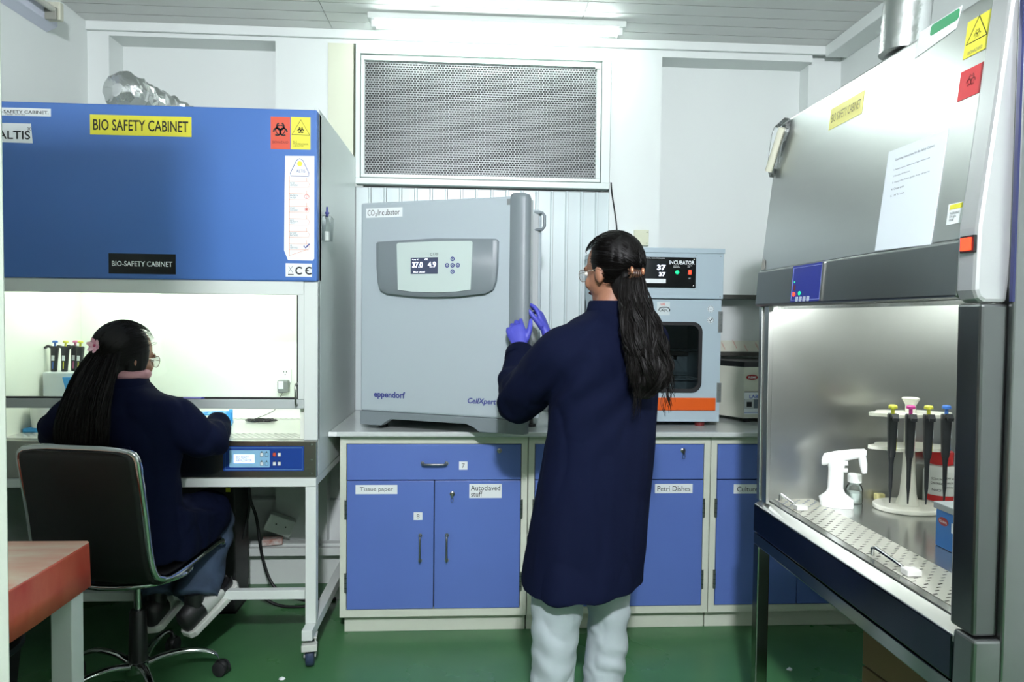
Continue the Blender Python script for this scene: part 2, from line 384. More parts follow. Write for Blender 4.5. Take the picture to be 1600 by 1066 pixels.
def cupboard(x0, x1, label, show):
    c = thing('cupboard', label, 'cupboard', ((x0+x1)/2,3.2,0), group='blue cupboards under the worktop')
    b = MB()
    b.box(x0,x0+0.027,Yd,3.58,0.085,0.8845); b.box(x1-0.027,x1,Yd,3.58,0.085,0.885)
    b.box(x0+0.027,x1-0.027,Yd+0.0005,3.58,0.848,0.8845); b.box(x0+0.027,x1-0.027,Yd+0.0005,3.58,0.0855,0.117); b.box(x0+0.027,x1-0.027,3.56,3.579,0.117,0.848)
    b.build('carcass', carc_m, c)
    B('plinth', carc_m, c, x0+0.012 if show == 'L' else x0+0.001, x1-0.001, 3.015, 3.05, 0.0, 0.085, bevel=0.002)
    B('shadow_gap', black_m, c, x0+0.027,x1-0.027,Yd+0.024,Yd+0.03,0.117,0.848)
    xm = (x0+x1)/2
    B('drawer_front', door_m, c, x0+0.030, x1-0.030, Yd-0.002, Yd+0.018, 0.690, 0.845, bevel=0.0015)
    dr = c.children[-1]
    dl = B('cupboard_door', door_m, c, x0+0.030, xm-0.002, Yd-0.002, Yd+0.018, 0.120, 0.685, bevel=0.0015)
    d2 = B('cupboard_door', door_m, c, xm+0.002, x1-0.030, Yd-0.002, Yd+0.018, 0.120, 0.685, bevel=0.0015)
    ys = Yd-0.002
    handle((xm-0.052,ys,0.762),(xm+0.052,ys,0.762), dr)
    handle((xm-0.060,ys,0.335),(xm-0.060,ys,0.445), dl); handle((xm+0.056,ys,0.335),(xm+0.056,ys,0.445), d2)
    for xx, dd in ((x0+0.026,dl),(x1-0.026,d2)):
        hinge(xx,0.518,0.602,dd); hinge(xx,0.196,0.280,dd)
    lock(x1-0.125, ys, 0.818, dr, key=(show == 'M')); lock(xm+0.078, ys, 0.628, d2, key=True)
    return c, dr, dl, d2, xm, ys
c1, dr, dl, d2, xm, ys = cupboard(-0.568, 0.246, 'blue two-door cupboard labelled Tissue paper and Autoclaved stuff, under the large incubator', 'L')
sticker('number_label', FY(xm+0.125,ys,0.752), 0.037, 0.036, dr, '7', None, 0.020)
sticker('name_label', FY(-0.411,ys,0.648), 0.180, 0.040, dl, 'Tissue paper', 0.142, 0.022)
sticker('number_label', FY(-0.231,ys,0.530), 0.038, 0.034, dl, '8', None, 0.019)
sticker('name_label', FY(0.062,ys,0.640), 0.142, 0.062, d2, 'Autoclaved\nstuff', 0.128, 0.050)
c2, dr, dl, d2, xm, ys = cupboard(0.250, 1.063, 'blue two-door cupboard labelled Petri Dishes, behind the standing woman in the navy coat', 'M')
sticker('name_label', FY(0.90,ys,0.648), 0.170, 0.042, d2, 'Petri Dishes', 0.148, 0.023)
c3, dr, dl, d2, xm, ys = cupboard(1.067, 1.88, 'blue two-door cupboard labelled Culture, partly hidden by the steel cabinet', 'R')
sticker('name_label', FY(1.235,ys,0.645), 0.125, 0.042, dl, 'Culture', 0.095, 0.022)

# ================================================================== CO2 INCUBATOR
ci = thing('co2_incubator', 'large pale blue incubator with grey trim, its tall door ajar, on the worktop', 'incubator', (-0.09,3.3,0.906))
bb = MB(); bb.box(-0.46,0.305,3.06,3.56,0.945,1.885); bb.build('body', co2_m, ci, bevel=0.012)
MB().box(-0.44,0.29,3.045,3.062,0.96,1.87).build('door_seal', mat('seal_grey',(170,176,176),0.6), ci, bevel=0.004)
lt = MB()
lt.tube([(0.270,3.052,1.870),(0.305,3.040,1.868),(0.314,3.036,1.855),(0.314,3.036,1.808),(0.305,3.040,1.795),(0.270,3.052,1.793)],0.007,8); lt.build('latch', co2g_m, ci, smooth=50)
for x in (-0.40,0.27):
    for yy in (3.09,3.5):
        m_ = MB(); m_.cyl((x,yy,0.906),(x,yy,0.918),0.022,n=14); m_.cyl((x,yy,0.918),(x,yy,0.948),0.008,n=10); m_.build('foot', black_m, ci, smooth=40)
HX, HY = -0.492, 3.02                      # hinge edge
ang = math.atan2(3.02-2.735, 0.725)
dm = Matrix.Translation((HX,HY,0)) @ Matrix.Rotation(-ang,4,'Z')    # door local: x along door, y backward
W = 0.775
d = MB(dm); d.box(0,W-0.075,0.0,0.065,0.985,1.892); dob = d.build('door', co2_m, ci, bevel=0.010)
d = MB(dm)                                       # grey grip running down the free edge
prof = [(W-0.088,-0.004),(W-0.06,-0.016),(W-0.025,-0.018),(W-0.008,-0.008),(W-0.004,0.012),(W-0.012,0.028),(W-0.05,0.034),(W-0.088,0.03)]
d.loft([[(x,y,z) for x,y in prof] for z in (0.93,1.88)] + [[(W-0.06+(x-W+0.06)*0.9,y*0.9,1.895) for x,y in prof]]+[[(W-0.06+(x-W+0.06)*0.55,y*0.6,1.902) for x,y in prof]])
d.build('door_grip', co2g_m, dob, smooth=50)
d = MB(dm); d.box(W-0.06,W-0.012,0.03,0.075,0.99,1.885); d.build('door_edge', mat('edge_white',(205,212,212),0.4), dob, bevel=0.006)
d = MB(dm)                                       # foot panel with a cut-out
zb = 0.925
fp = [(0,zb),(0.105,zb),(0.125,zb+0.016),(0.15,zb+0.03),(0.50,zb+0.03),(0.535,zb+0.018),(0.56,zb+0.0),(W-0.02,zb),(W-0.02,0.985),(0,0.985)]
d.loft([[(x,0.0,z) for x,z in fp],[(x,0.05,z) for x,z in fp]]); d.build('foot_panel', co2g_m, dob, bevel=0.003)
def DF(x, z, y=0.0): return dm @ FY(x, y, z)
# control unit
def cpan(sx, sy, z0, z1, cx, cz, skew=0):
    o = []
    pts = [(-0.27,0.105),(-0.262,0.112),(0.0,0.120),(0.262,0.112),(0.27,0.103),(0.268,0.0),(0.262,-0.06),(0.25,-0.09),(0.22,-0.105),(0.1,-0.117),(0,-0.12),(-0.1,-0.117),(-0.22,-0.105),(-0.25,-0.09),(-0.262,-0.06),(-0.268,0.0)]
    return [(cx+x*sx, cz+z*sy) for x,z in pts]
CX, CZ = 0.365, 1.605
d = MB(DF(0,0)); a = cpan(1.02,1.02,0,0,CX,CZ); b = cpan(0.97,0.95,0,0,CX,CZ+0.005)
d.loft([[(x,z,-0.001) for x,z in a],[(x,z,0.022) for x,z in a],[(x,z,0.030) for x,z in b]]); co = d.build('control_unit', co2g_m, dob, smooth=50)
fw = [(CX-0.165,CZ-0.092),(CX-0.10,CZ-0.100),(CX,CZ-0.103),(CX+0.10,CZ-0.100),(CX+0.165,CZ-0.092),(CX+0.172,CZ+0.10),(CX+0.165,CZ+0.106),(CX,CZ+0.109),(CX-0.165,CZ+0.106),(CX-0.172,CZ+0.10)]
MB(DF(0,0)).poly(fw, 0.029, 0.034).build('control_plate', mat('plate_mint',(190,205,200),0.4), co)
fr = DF(CX-0.043,CZ+0.008) @ Matrix.Translation((0,0,0.034))
s_ = MB(fr).rect(-0.062,0.062,-0.034,0.034,0,0.001).build('screen', mat('screen_slate',(72,78,100),0.25), co)
text('37.0', fr @ Matrix.Translation((-0.030,0.004,0.001)), 0.048, 0.024, wled_m, s_, bold=0.01)
text('4.9', fr @ Matrix.Translation((0.036,0.004,0.001)), 0.036, 0.024, wled_m, s_, bold=0.01)
text('Temp °C', fr @ Matrix.Translation((-0.04,0.025,0.001)), 0.030, 0.006, wled_m, s_)
text('CO2', fr @ Matrix.Translation((0.010,0.026,0.001)), 0.014, 0.006, wled_m, s_)
text('Door  closed', fr @ Matrix.Translation((-0.022,-0.026,0.001)), 0.052, 0.006, wled_m, s_)
text('C170', fr @ Matrix.Translation((0.045,0.047,0)), 0.036, 0.012, ink_m, co, shear=0.2)
for (bx,bz) in ((0,0.026),(0,0),(0,-0.026),(-0.024,0),(0.024,0)):
    F2 = DF(CX+0.085+bx,CZ+0.008+bz) @ Matrix.Translation((0,0,0.034))
    bt = MB(F2).arc(0,0,0.0072,0,2*PI,0.004,0,0.0012,18).build('button', navytext_m, co)
    MB(F2).disc(0,0,0.0028,0.0002,0.001,8).build('button_dot', navytext_m, bt)
st = sticker('name_label', DF(0.115,1.846), 0.175, 0.040, dob, None)
text('CO', DF(0.052,1.847), 0.034, 0.024, ink_m, st); text('2', DF(0.076,1.838), 0.010, 0.013, ink_m, st); text('Incubator', DF(0.138,1.847), 0.105, 0.025, ink_m, st)
text('eppendorf', DF(0.145,1.058), 0.150, 0.036, navytext_m, dob, bold=0.03, name='maker_lettering')
text('CellXpert', DF(0.572,1.051), 0.126, 0.030, navytext_m, dob, bold=0.025, shear=0.2, name='model_lettering')
MB(DF(W-0.095,1.868)).rect(-0.008,0.008,-0.012,0.012,0,0.001).build('code_label', mat('label_grey',(120,126,126),0.6), dob)

# ================================================================== LAB INCUBATOR
li = thing('lab_incubator', 'grey-blue incubator with smoked window, orange strip and black INCUBATOR panel', 'incubator', (0.87,3.3,0.906))
x0, x1, yf = 0.585, 1.155, 3.10
inn = MB()
inn.box(x0,x0+0.03,yf+0.03,3.55,0.93,1.50); inn.box(x1-0.03,x1,yf+0.03,3.55,0.93,1.50); inn.box(x0,x1,yf+0.03,3.55,0.93,0.97); inn.box(x0,x1,3.52,3.55,0.93,1.50)
inn.box(x0,x1,yf,3.55,1.497,1.71); inn.build('housing', inc_m, li, bevel=0.003)
B('top_cover', inc_m, li, x0-0.004,x1+0.004,yf-0.004,3.553,1.706,1.729, bevel=0.002)
for z in (1.11,1.25): 
    sh = MB()
    for k in range(13): sh.cyl((x0+0.04+0.04*k,yf+0.06,z),(x0+0.04+0.04*k,3.5,z),0.002,n=6)
    sh.cyl((x0+0.03,yf+0.07,z),(x1-0.03,yf+0.07,z),0.003,n=6); sh.cyl((x0+0.03,3.48,z),(x1-0.03,3.48,z),0.003,n=6); sh.build('wire_shelf', chrome_m, li, smooth=40)
MB().box(x0+0.03,x1-0.03,yf+0.05,3.515,0.97,0.974).build('chamber_floor', steel2_m, li)
# door with a window opening
wx0, wx1, wz0, wz1 = 0.66, 1.055, 1.065, 1.39
dor = MB(FY(0,yf-0.012,0))
out = [(x0+0.008,0.930),(x1-0.012,0.930),(x1-0.012,1.492),(x0+0.008,1.492)]
inn2 = rrect(wx0,wx1,wz0,wz1,0.045,5); n = len(inn2)
def ring_quads(mb, outer4, inner, z0, z1):
    # inner starts at the right-top corner, runs anticlockwise; map each inner vertex to the nearest outer box point
    oc = []
    m = len(inner)//4
    order = [(outer4[2]),(outer4[3]),(outer4[0]),(outer4[1])]
    for i, p in enumerate(inner): oc.append(order[i//m])
    k = len(inner)
    for z in (z0,z1):
        for i in range(k):
            j = (i+1)%k; a, b2 = oc[i], oc[j]
            q = [(a[0],a[1],z),(b2[0],b2[1],z),(inner[j][0],inner[j][1],z),(inner[i][0],inner[i][1],z)]
            if a == b2: mb.add([q[0],q[2],q[3]], [(0,1,2)])
            else: mb.add(q, [(0,1,2,3)])
    mb.loft([[(x,y,z0) for x,y in inner],[(x,y,z1) for x,y in inner]], False)
    mb.loft([[(x,y,z0) for x,y in outer4],[(x,y,z1) for x,y in outer4]], False)
ring_quads(dor, out, inn2, -0.03, 0.0)
ld = dor.build('door', inc_m, li)
gk = MB(FY(0,yf-0.012,0)); ri = rrect(wx0,wx1,wz0,wz1,0.045,6); ro = rrect(wx0+0.016,wx1-0.016,wz0+0.016,wz1-0.016,0.034,6)
gk.loft([[(x,y,0.001) for x,y in ri],[(x,y,0.007) for x,y in ri],[(x,y,0.007) for x,y in ro],[(x,y,-0.004) for x,y in ro]], False); gk.build('window_gasket', rubber_m, ld)
MB(FY(0,yf-0.008,0)).poly(rrect(wx0+0.01,wx1-0.01,wz0+0.01,wz1-0.01,0.036,6),-0.002,0.001).build('window_glass', dglass_m, ld)
B('orange_strip', orange_m, ld, x0+0.012, x1-0.032, yf-0.020, yf-0.012, 0.982, 1.040, bevel=0.002)
for z0_, z1_ in ((1.343,1.440),(1.020,1.110)):
    h_ = B('hinge', mat('hinge_grey',(132,138,136),0.4,0.6), ld, x1-0.026, x1-0.006, yf-0.017, yf-0.011, z0_, z1_, bevel=0.001)
    for k in range(4):
        zz = z0_+0.012+(z1_-z0_-0.024)*k/3; MB().lathe([(0.003,0),(0.002,0.0015),(0,0.002)],(x1-0.016,yf-0.017,zz),8,(0,-1,0)).build('screw', chrome_m, h_)
pnl = B('control_panel', blackg_m, li, 0.735, 1.022, yf-0.008, yf, 1.547, 1.686, bevel=0.002)
text('INCUBATOR', FY(0.955,yf-0.008,1.662), 0.118, 0.018, paper_m, pnl, bold=0.02)
ds = MB(FY(0.825,yf-0.008,1.617)).rect(-0.080,0.062,-0.045,0.055).build('display', mat('display_black',(18,22,26),0.2), pnl)
text('37', FY(0.860,yf-0.009,1.638), 0.040, 0.024, wled_m, ds, bold=0.03); text('37', FY(0.864,yf-0.009,1.607), 0.030, 0.018, wled_m, ds, bold=0.03)
MB(FY(0.832,yf-0.0085,1.577)).rect(-0.070,0.050,-0.010,0.009).build('key_strip', paper_m, ds)
text('DIGITAL CONTROLLER', FY(0.825,yf-0.008,1.680), 0.10, 0.005, paper_m, pnl); text('HEATING\nINDICATOR', FY(0.932,yf-0.008,1.643), 0.032, 0.011, paper_m, pnl); text('MAINS\nON', FY(0.992,yf-0.008,1.645), 0.020, 0.011, paper_m, pnl); text('OFF', FY(0.992,yf-0.008,1.590), 0.010, 0.005, paper_m, pnl)
MB().lathe([(0.009,0),(0.009,0.003),(0.006,0.006),(0,0.007)],(0.934,yf-0.008,1.617),16,(0,-1,0)).build('green_lamp', greenled_m, pnl)
sw = B('rocker_switch', black_m, pnl, 0.983,1.001,yf-0.012,yf-0.008,1.604,1.631)
B('rocker', redled_m, sw, 0.986,0.998,yf-0.015,yf-0.012,1.608,1.627, bevel=0.001)
for (sx,sz) in ((1.012,1.677),(1.012,1.556)): MB().lathe([(0.003,0),(0.002,0.0015),(0,0.002)],(sx,yf-0.008,sz),8,(0,-1,0)).build('screw', chrome_m, pnl)
for (sx,sz) in ((1.140,1.694),(1.140,1.508),(1.024,1.695),(1.024,1.538)): MB().lathe([(0.003,0),(0.002,0.0015),(0,0.002)],(sx,yf,sz),8,(0,-1,0)).build('screw', nickel_m, li)
lb = MB(FY(0.872,yf-0.012,1.455)).rect(-0.03,0.03,-0.035,0.025).build('emblem_label', mat('label_pale',(196,208,208),0.5), ld)
text('UE', FY(0.869,yf-0.0125,1.470), 0.020, 0.011, red_m, lb, bold=0.02)
cl = MB(FY(0.876,yf-0.0125,1.446)); cl.stroke([(-0.026,-0.006),(-0.022,0.006),(-0.008,0.010),(0.012,0.010),(0.022,0.006),(0.026,-0.002),(0.022,-0.010)],0.004,0.0004,0.0010); cl.stroke([(-0.018,-0.010),(-0.010,0.0),(0.0,-0.010),(0.008,0.0),(0.016,-0.010)],0.003,0.0004,0.0010); cl.arc(-0.004,-0.002,0.005,0,2*PI,0.002,0.0004,0.001); cl.build('lion_emblem', ink_m, lb)
for zz, ck in ((1.450,False),(1.400,True)):
    rd = MB(FY(1.093,yf-0.012,zz)).disc(0,0,0.016).build('round_label', mat('label_pale2',(206,216,218),0.5), ld)
    e = MB(FY(1.093,yf-0.0125,zz))
    for k in range(10): e.arc(0,0,0.0135,2*PI*k/10,2*PI*k/10+0.4,0.002,0.0004,0.0009,3)
    if ck: e.stroke([(-0.007,0.001),(-0.002,-0.006),(0.010,0.009)],0.004,0.0004,0.0009)
    else: e.stroke([(-0.004,0),(0.004,0)],0.002,0.0004,0.0009)
    e.build('print', ink_m, rd)
foot_m = mat('maroon_rubber',(110,34,34),0.5)
for x in (x0+0.07,x1-0.09):
    for yy in (3.13,3.5): MB().lathe([(0.022,0),(0.026,0.024)],(x,yy,0.906),16).build('foot', foot_m, li, smooth=40)

# ================================================================== LABORATORY BOX AND THINGS AROUND IT
lbx = thing('laboratory_centrifuge', 'cream bench machine lettered LABORATORY beside the grey-blue incubator', 'machine', (1.52,3.4,0.906))
def rotp(px, py): 
    return (px,py)
a0 = (1.172,3.44); a1 = (1.312,3.22); a2 = (1.69,3.26); a3 = (1.57,3.52)
mb = MB(); mb.loft([[(p[0],p[1],0.925) for p in (a0,a1,a2,a3)],[(p[0],p[1],1.175) for p in (a0,a1,a2,a3)]]); bx = mb.build('housing', mat('machine_cream',(205,208,192),0.4,var=0.05,vscale=3), lbx, bevel=0.004)
mb = MB(); mb.loft([[(p[0],p[1],1.172) for p in (a0,a1,a2,a3)],[(p[0]+0.004,p[1]+0.01,1.20) for p in (a0,a1,a2,a3)]]); mb.build('lid', black_m, lbx, bevel=0.004)
dirv = Vector((a2[0]-a1[0],a2[1]-a1[1],0)).normalized(); fF = lambda u,z: frame((a1[0]+dirv.x*u,a1[1]+dirv.y*u,z), dirv, (0,0,1))
pp = MB(fF(0,0)).rect(0.002,0.33,0.945,1.052,0.0005,0.003).build('front_plate', paper_m, lbx)
text('LABORATORY', fF(0.115,1.032), 0.175, 0.018, mat('print_blue',(40,80,180),0.5), pp, bold=0.015, off=0.003)
MB(fF(0,0)).rect(0.002,0.33,0.953,0.956,0.003,0.0035).build('blue_line', mat('print_blue',(40,80,180)), pp)
MB(fF(0,0)).rect(0.002,0.33,0.974,1.018,0.003,0.0035).build('grey_band', mat('band_grey',(96,108,118),0.5), pp)
MB(fF(0,0)).rect(0.002,0.33,1.052,1.056,0.0005,0.0035).build('dark_line', ink_m, pp)
for u, mm_, nm in ((0.020,ink_m,'timer_window'),(0.090,mat('dark_red',(110,22,20),0.3),'speed_window')):
    q = MB(fF(u,0.994)).poly(rrect(-0.018,0.030,-0.022,0.024,0.005),0.0035,0.005).build('switch_plate', mat('plate_light',(196,202,200),0.4), pp)
    MB(fF(u+0.006,0.994)).rect(-0.013,0.013,-0.012,0.012,0.005,0.007).build(nm, mm_, q)
el = MB(fF(0.040,1.125)).poly([(0.030*math.cos(2*PI*i/24),0.0125*math.sin(2*PI*i/24)) for i in range(24)],0.0005,0.0025).build('oval_badge', mat('badge_red',(150,26,30),0.4), lbx)
text('REMI', fF(0.040,1.125), 0.040, 0.010, paper_m, el, off=0.0026, bold=0.02)
for (fx,fy) in ((1.312+0.03,3.25),(1.59,3.29),(1.21,3.42),(1.53,3.48)): MB().cyl((fx,fy,0.906),(fx,fy,0.926),0.018,n=12).build('foot', black_m, lbx, smooth=40)
# dark tray behind, with a film-wrapped board leaning on the wall
tray = thing('wall_tray', 'dark flat tray shelf on the wall behind the cream machine', 'shelf', (1.45,3.55,1.205))
B('tray', mat('tray_dark',(58,58,52),0.5), tray, 1.0,1.79,3.50,3.735,1.212,1.232, bevel=0.003)
for xx in (1.05,1.72): B('bracket', steeld_m, tray, xx,xx+0.02,3.52,3.74,1.19,1.212)
bo = thing('film_wrapped_board', 'pale board in red printed protective film standing on the dark tray', 'board', (1.4,3.6,1.232))
B('board', mat('film_ivory',(204,206,190),0.35), bo, 1.02,1.78,3.60,3.62,1.232,1.290)
for k in range(11):
    F3 = FY(1.10+0.062*k,3.60,1.262+0.010*((k*7)%3-1)) @ Matrix.Rotation(-1.05,4,'Z')
    text('reliance', F3, 0.040+0.004*(k%3), 0.008, mat('film_red',(190,80,70),0.5), bo, name='film_print')
wp = thing('wall_socket_box', 'small ivory electrical box on the wall behind the standing woman', 'socket', (0.887,YB,1.79))
B('cover', mat('ivory_box',(206,208,182),0.4), wp, 0.848,0.926,YB-0.02,YB,1.790,1.873, bevel=0.004)
for z in (1.803,1.860): MB().lathe([(0.003,0),(0,0.002)],(0.915,YB-0.02,z),8,(0,-1,0)).build('screw', steeld_m, wp)
w_ = MB(); w_.tube(catmull([(0.722,YB-0.005,2.12),(0.728,YB-0.006,2.06),(0.745,YB-0.006,1.96),(0.757,YB-0.006,1.87),(0.765,YB-0.006,1.7),(0.77,YB-0.006,1.3),(0.77,YB-0.006,0.92)],5),0.004,6); tag(w_.build('power_cable', black_m, smooth=60), 'thin black cable hanging down the wall beside the vent', 'cable')
# ================================================================== LEFT SAFETY CABINET (blue hood, white stand)
bs = thing('biosafety_cabinet', 'blue-fronted bio safety cabinet on a white castored stand, white lit chamber', 'cabinet', (-1.26,3.1,0))
bx0, bx1, by0, by1 = -1.925, -0.612, 2.72, 3.585
# shell: side walls, back, roof
B('side_panel', bscw_m, bs, bx1-0.018, bx1, by0+0.03, by1, 0.757, 2.215, bevel=0.003)
B('side_panel', bscw_m, bs, bx0, bx0+0.018, by0+0.03, by1, 0.757, 2.215, bevel=0.003)
B('roof', bscw_m, bs, bx0+0.019, bx1-0.019, by0+0.06, by1, 2.185, 2.213)
B('back_panel', bscw_m, bs, bx0+0.019, bx1-0.019, by1-0.02, by1, 0.757, 2.185)
ch = MB(); ix0, ix1, iyb = -1.850, -0.688, 3.34
ch.box(ix0,ix1,iyb,iyb+0.015,0.86,1.62); ch.box(ix0-0.015,ix0,by0+0.05,iyb+0.015,0.86,1.62); ch.box(ix1,ix1+0.015,by0+0.05,iyb+0.015,0.86,1.62); ch.box(ix0,ix1,by0+0.06,iyb,1.60,1.62)
ch.build('chamber', inw_m, bs)
tb = MB(); tb.cyl((ix0+0.06,3.02,1.575),(ix1-0.06,3.02,1.575),0.015,n=12); tb.build('chamber_tube', tubein_m, bs, smooth=40)
B('tube_fitting', white_m, bs, ix0+0.03,ix1-0.03,2.99,3.05,1.590,1.600)
# blue hood
hood = MB(); hood.box(bx0,bx1,by0,by0+0.045,1.533,2.200); hood = hood.build('hood_panel', blue_m, bs, bevel=0.006)
B('hood_edge', blue_m, hood, bx1-0.02, bx1+0.0, by0+0.045, by0+0.075, 1.54, 2.195)
fr = MB(); fr.box(bx0+0.051,bx1-0.053,by0+0.008,by0+0.042,1.480,1.5325)
fr.build('sash_header', white_m, bs, bevel=0.002)
MB().box(bx1-0.052,bx1-0.0,by0+0.012,by0+0.05,0.905,1.5325).build('front_post', white_m, bs, bevel=0.002)
MB().box(bx0,bx0+0.05,by0+0.012,by0+0.05,0.905,1.5325).build('front_post', white_m, bs, bevel=0.002)
# sash
ss = MB(); ss.box(bx0+0.05,-0.690,by0+0.024,by0+0.030,1.070,1.500); ss = ss.build('sash_glass', glass_m, bs)
B('sash_seal', rubber_m, ss, -0.694,-0.688,by0+0.018,by0+0.034,1.066,1.50)
B('sash_seal', rubber_m, ss, bx0+0.05,-0.694,by0+0.018,by0+0.034,1.068,1.0735)
B('sash_bar', mat('bar_grey',(178,186,184),0.4), ss, bx0+0.05,-0.664,by0+0.010,by0+0.036,1.030,1.067, bevel=0.003)
B('sash_stile', white_m, ss, -0.6875,-0.664,by0+0.010,by0+0.036,1.068,1.50, bevel=0.002)
MB().tube([(-0.690,by0+0.018,1.048),(-0.690,by0-0.012,1.050),(-0.690,by0-0.018,1.062),(-0.690,by0-0.018,1.118),(-0.690,by0-0.012,1.130),(-0.690,by0+0.018,1.132)],0.0042,8).build('sash_handle', nickel_m, ss, smooth=50)
for x in (-1.70,-1.04,-0.83): MB().lathe([(0.004,0),(0.003,0.002),(0,0.003)],(x,by0+0.012,1.515),8,(0,-1,0)).build('screw', steeld_m, fr if False else bs)
# work surface with slotted strips front and back
WZ = 0.905
ws = MB()
for a in ((by0+0.055,by0+0.075),(by0+0.175,iyb-0.075),(iyb-0.030,iyb)): ws.box(ix0,ix1,a[0],a[1],WZ-0.003,WZ)
ws = ws.build('work_surface', mat('worktop_steel_pale',(205,208,202),0.3,0.35), bs)
h_ = MB(); holes(h_, ix0, ix1, by0+0.075, by0+0.175, WZ, 44, 6, 0.0055, 0.0048, 0.0035); o=h_.build('slotted_strip', mat('worktop_steel_pale',(205,208,202)), bs)
h_ = MB(); holes(h_, ix0, ix1, iyb-0.075, iyb-0.030, WZ, 44, 3, 0.0060, 0.0042, 0.003); h_.build('slotted_strip', mat('worktop_steel_pale',(205,208,202)), bs)
B('drain_pan', mat('pan_dark',(26,28,28),0.6), bs, ix0,ix1,by0+0.06,iyb,WZ-0.045,WZ-0.04)
# lower fascia
fs = B('fascia', mat('fascia_steel',(165,166,160),0.26,1.0,var=0.06,vscale=3), bs, bx0,bx1-0.001,by0+0.005,by0+0.05,0.757,0.904, bevel=0.003)
for z in (0.775,0.83,0.89): MB().lathe([(0.004,0),(0.003,0.002),(0,0.003)],(-0.632,by0+0.005,z),8,(0,-1,0)).build('screw', chrome_m, fs)
cp = MB(FY(-0.816,by0+0.005,0.834)).poly(rrect(-0.158,0.154,-0.049,0.049,0.004),0,0.003).build('control_panel', ctrl_m, fs)
MB(FY(-0.816,by0+0.002,0.834)).stroke([(-0.150,-0.043),(0.148,-0.043),(0.148,0.043),(-0.150,0.043)],0.0012,0,0.0006,closed=True).build('panel_outline', cyan_m, cp)
kp = MB(FY(-0.872,by0+0.002,0.834)).poly(rrect(-0.078,0.078,-0.034,0.034,0.004),0,0.001).build('key_field', cyan_m, cp)
lc = MB(FY(-0.893,by0+0.001,0.834)).rect(-0.040,0.040,-0.017,0.017,0,0.001).build('screen', lcd_m, kp)
text('BSC READY\nAIR FLOW OK', FY(-0.893,by0,0.834), 0.062, 0.022, mat('lcd_ink',(70,80,170),0.5), lc)
for kx, kz, mm_ in ((-0.825,0.852,paper_m),(-0.806,0.852,cyan_m),(-0.825,0.816,paper_m),(-0.806,0.816,cyan_m),(-0.776,0.852,red_m),(-0.757,0.852,paper_m),(-0.776,0.816,paper_m),(-0.757,0.816,paper_m)):
    k = MB(FY(kx,by0+0.001,kz)).poly(rrect(-0.0065,0.0065,-0.009,0.006,0.002),0,0.001).build('key', mm_, cp)
    q = MB(FY(kx,by0,kz)); q.stroke([(-0.006,-0.0085),(0.006,-0.0085),(0.006,0.0055),(-0.006,0.0055)],0.0012,0,0.0006,closed=True); q.disc(0,0.009,0.0028,0,0.0006,8); q.build('key_outline', ink_m, k)
MB().box(-0.80,-0.79,by0+0.001,by0+0.006,0.884,0.890).build('panel_clip', nickel_m, cp)
# stickers on the hood
yh = by0
y1_ = sticker('yellow_nameplate', FY(-1.277,yh,2.120), 0.378, 0.076, hood, 'BIO SAFETY CABINET', 0.354, 0.042, m=yellow_m, bold=0.012)
nm = sticker('black_nameplate', FY(-1.276,yh,1.592), 0.252, 0.078, hood, 'BIO-SAFETY CABINET', 0.226, 0.020, m=blackg_m, tm=paper_m, bold=0.012)
sticker('white_nameplate', FY(-1.720,yh,2.160), 0.220, 0.030, hood, 'BIO-SAFETY CABINET.', 0.205, 0.012, bold=0.01)
text('Model : ATI-156', FY(-1.74,yh,2.150), 0.070, 0.006, ink_m, hood)
o = MB(FY(-1.756,yh,2.083)).poly([(-0.10,-0.038),(0.078,-0.040),(0.073,0.034),(-0.10,0.034)]).build('maker_plate', paper_m, hood)
text('ALTIS', FY(-1.746,yh,2.073), 0.120, 0.032, ink_m, o, bold=0.015); text('®', FY(-1.689,yh,2.097), 0.016, 0.016, ink_m, o)
a_ = MB(FY(-0.752,yh,2.106)).rect(-0.037,0.037,-0.062,0.062).build('biohazard_label', red_m, hood)
biohazard(MB(FY(-0.752,yh,2.118)),0,0,0.038).build('biohazard_sign', ink_m, a_); text('BIOHAZARD', FY(-0.752,yh,2.071), 0.060, 0.010, mat('maroon_ink',(110,20,22),0.5), a_)
a_ = MB(FY(-0.674,yh,2.107)).rect(-0.037,0.037,-0.062,0.062).build('biohazard_label', yellow_m, hood)
q = MB(FY(-0.674,yh,2.125)); q.stroke([(-0.034,-0.024),(0.034,-0.024),(0,0.034)],0.003,0.0008,0.0012,closed=True); biohazard(q,0,-0.006,0.018); q.build('biohazard_sign', ink_m, a_)
text('BSL-2\nMICROBIOLOGICAL\nLABORATORY', FY(-0.674,yh,2.066), 0.058, 0.022, ink_m, a_)
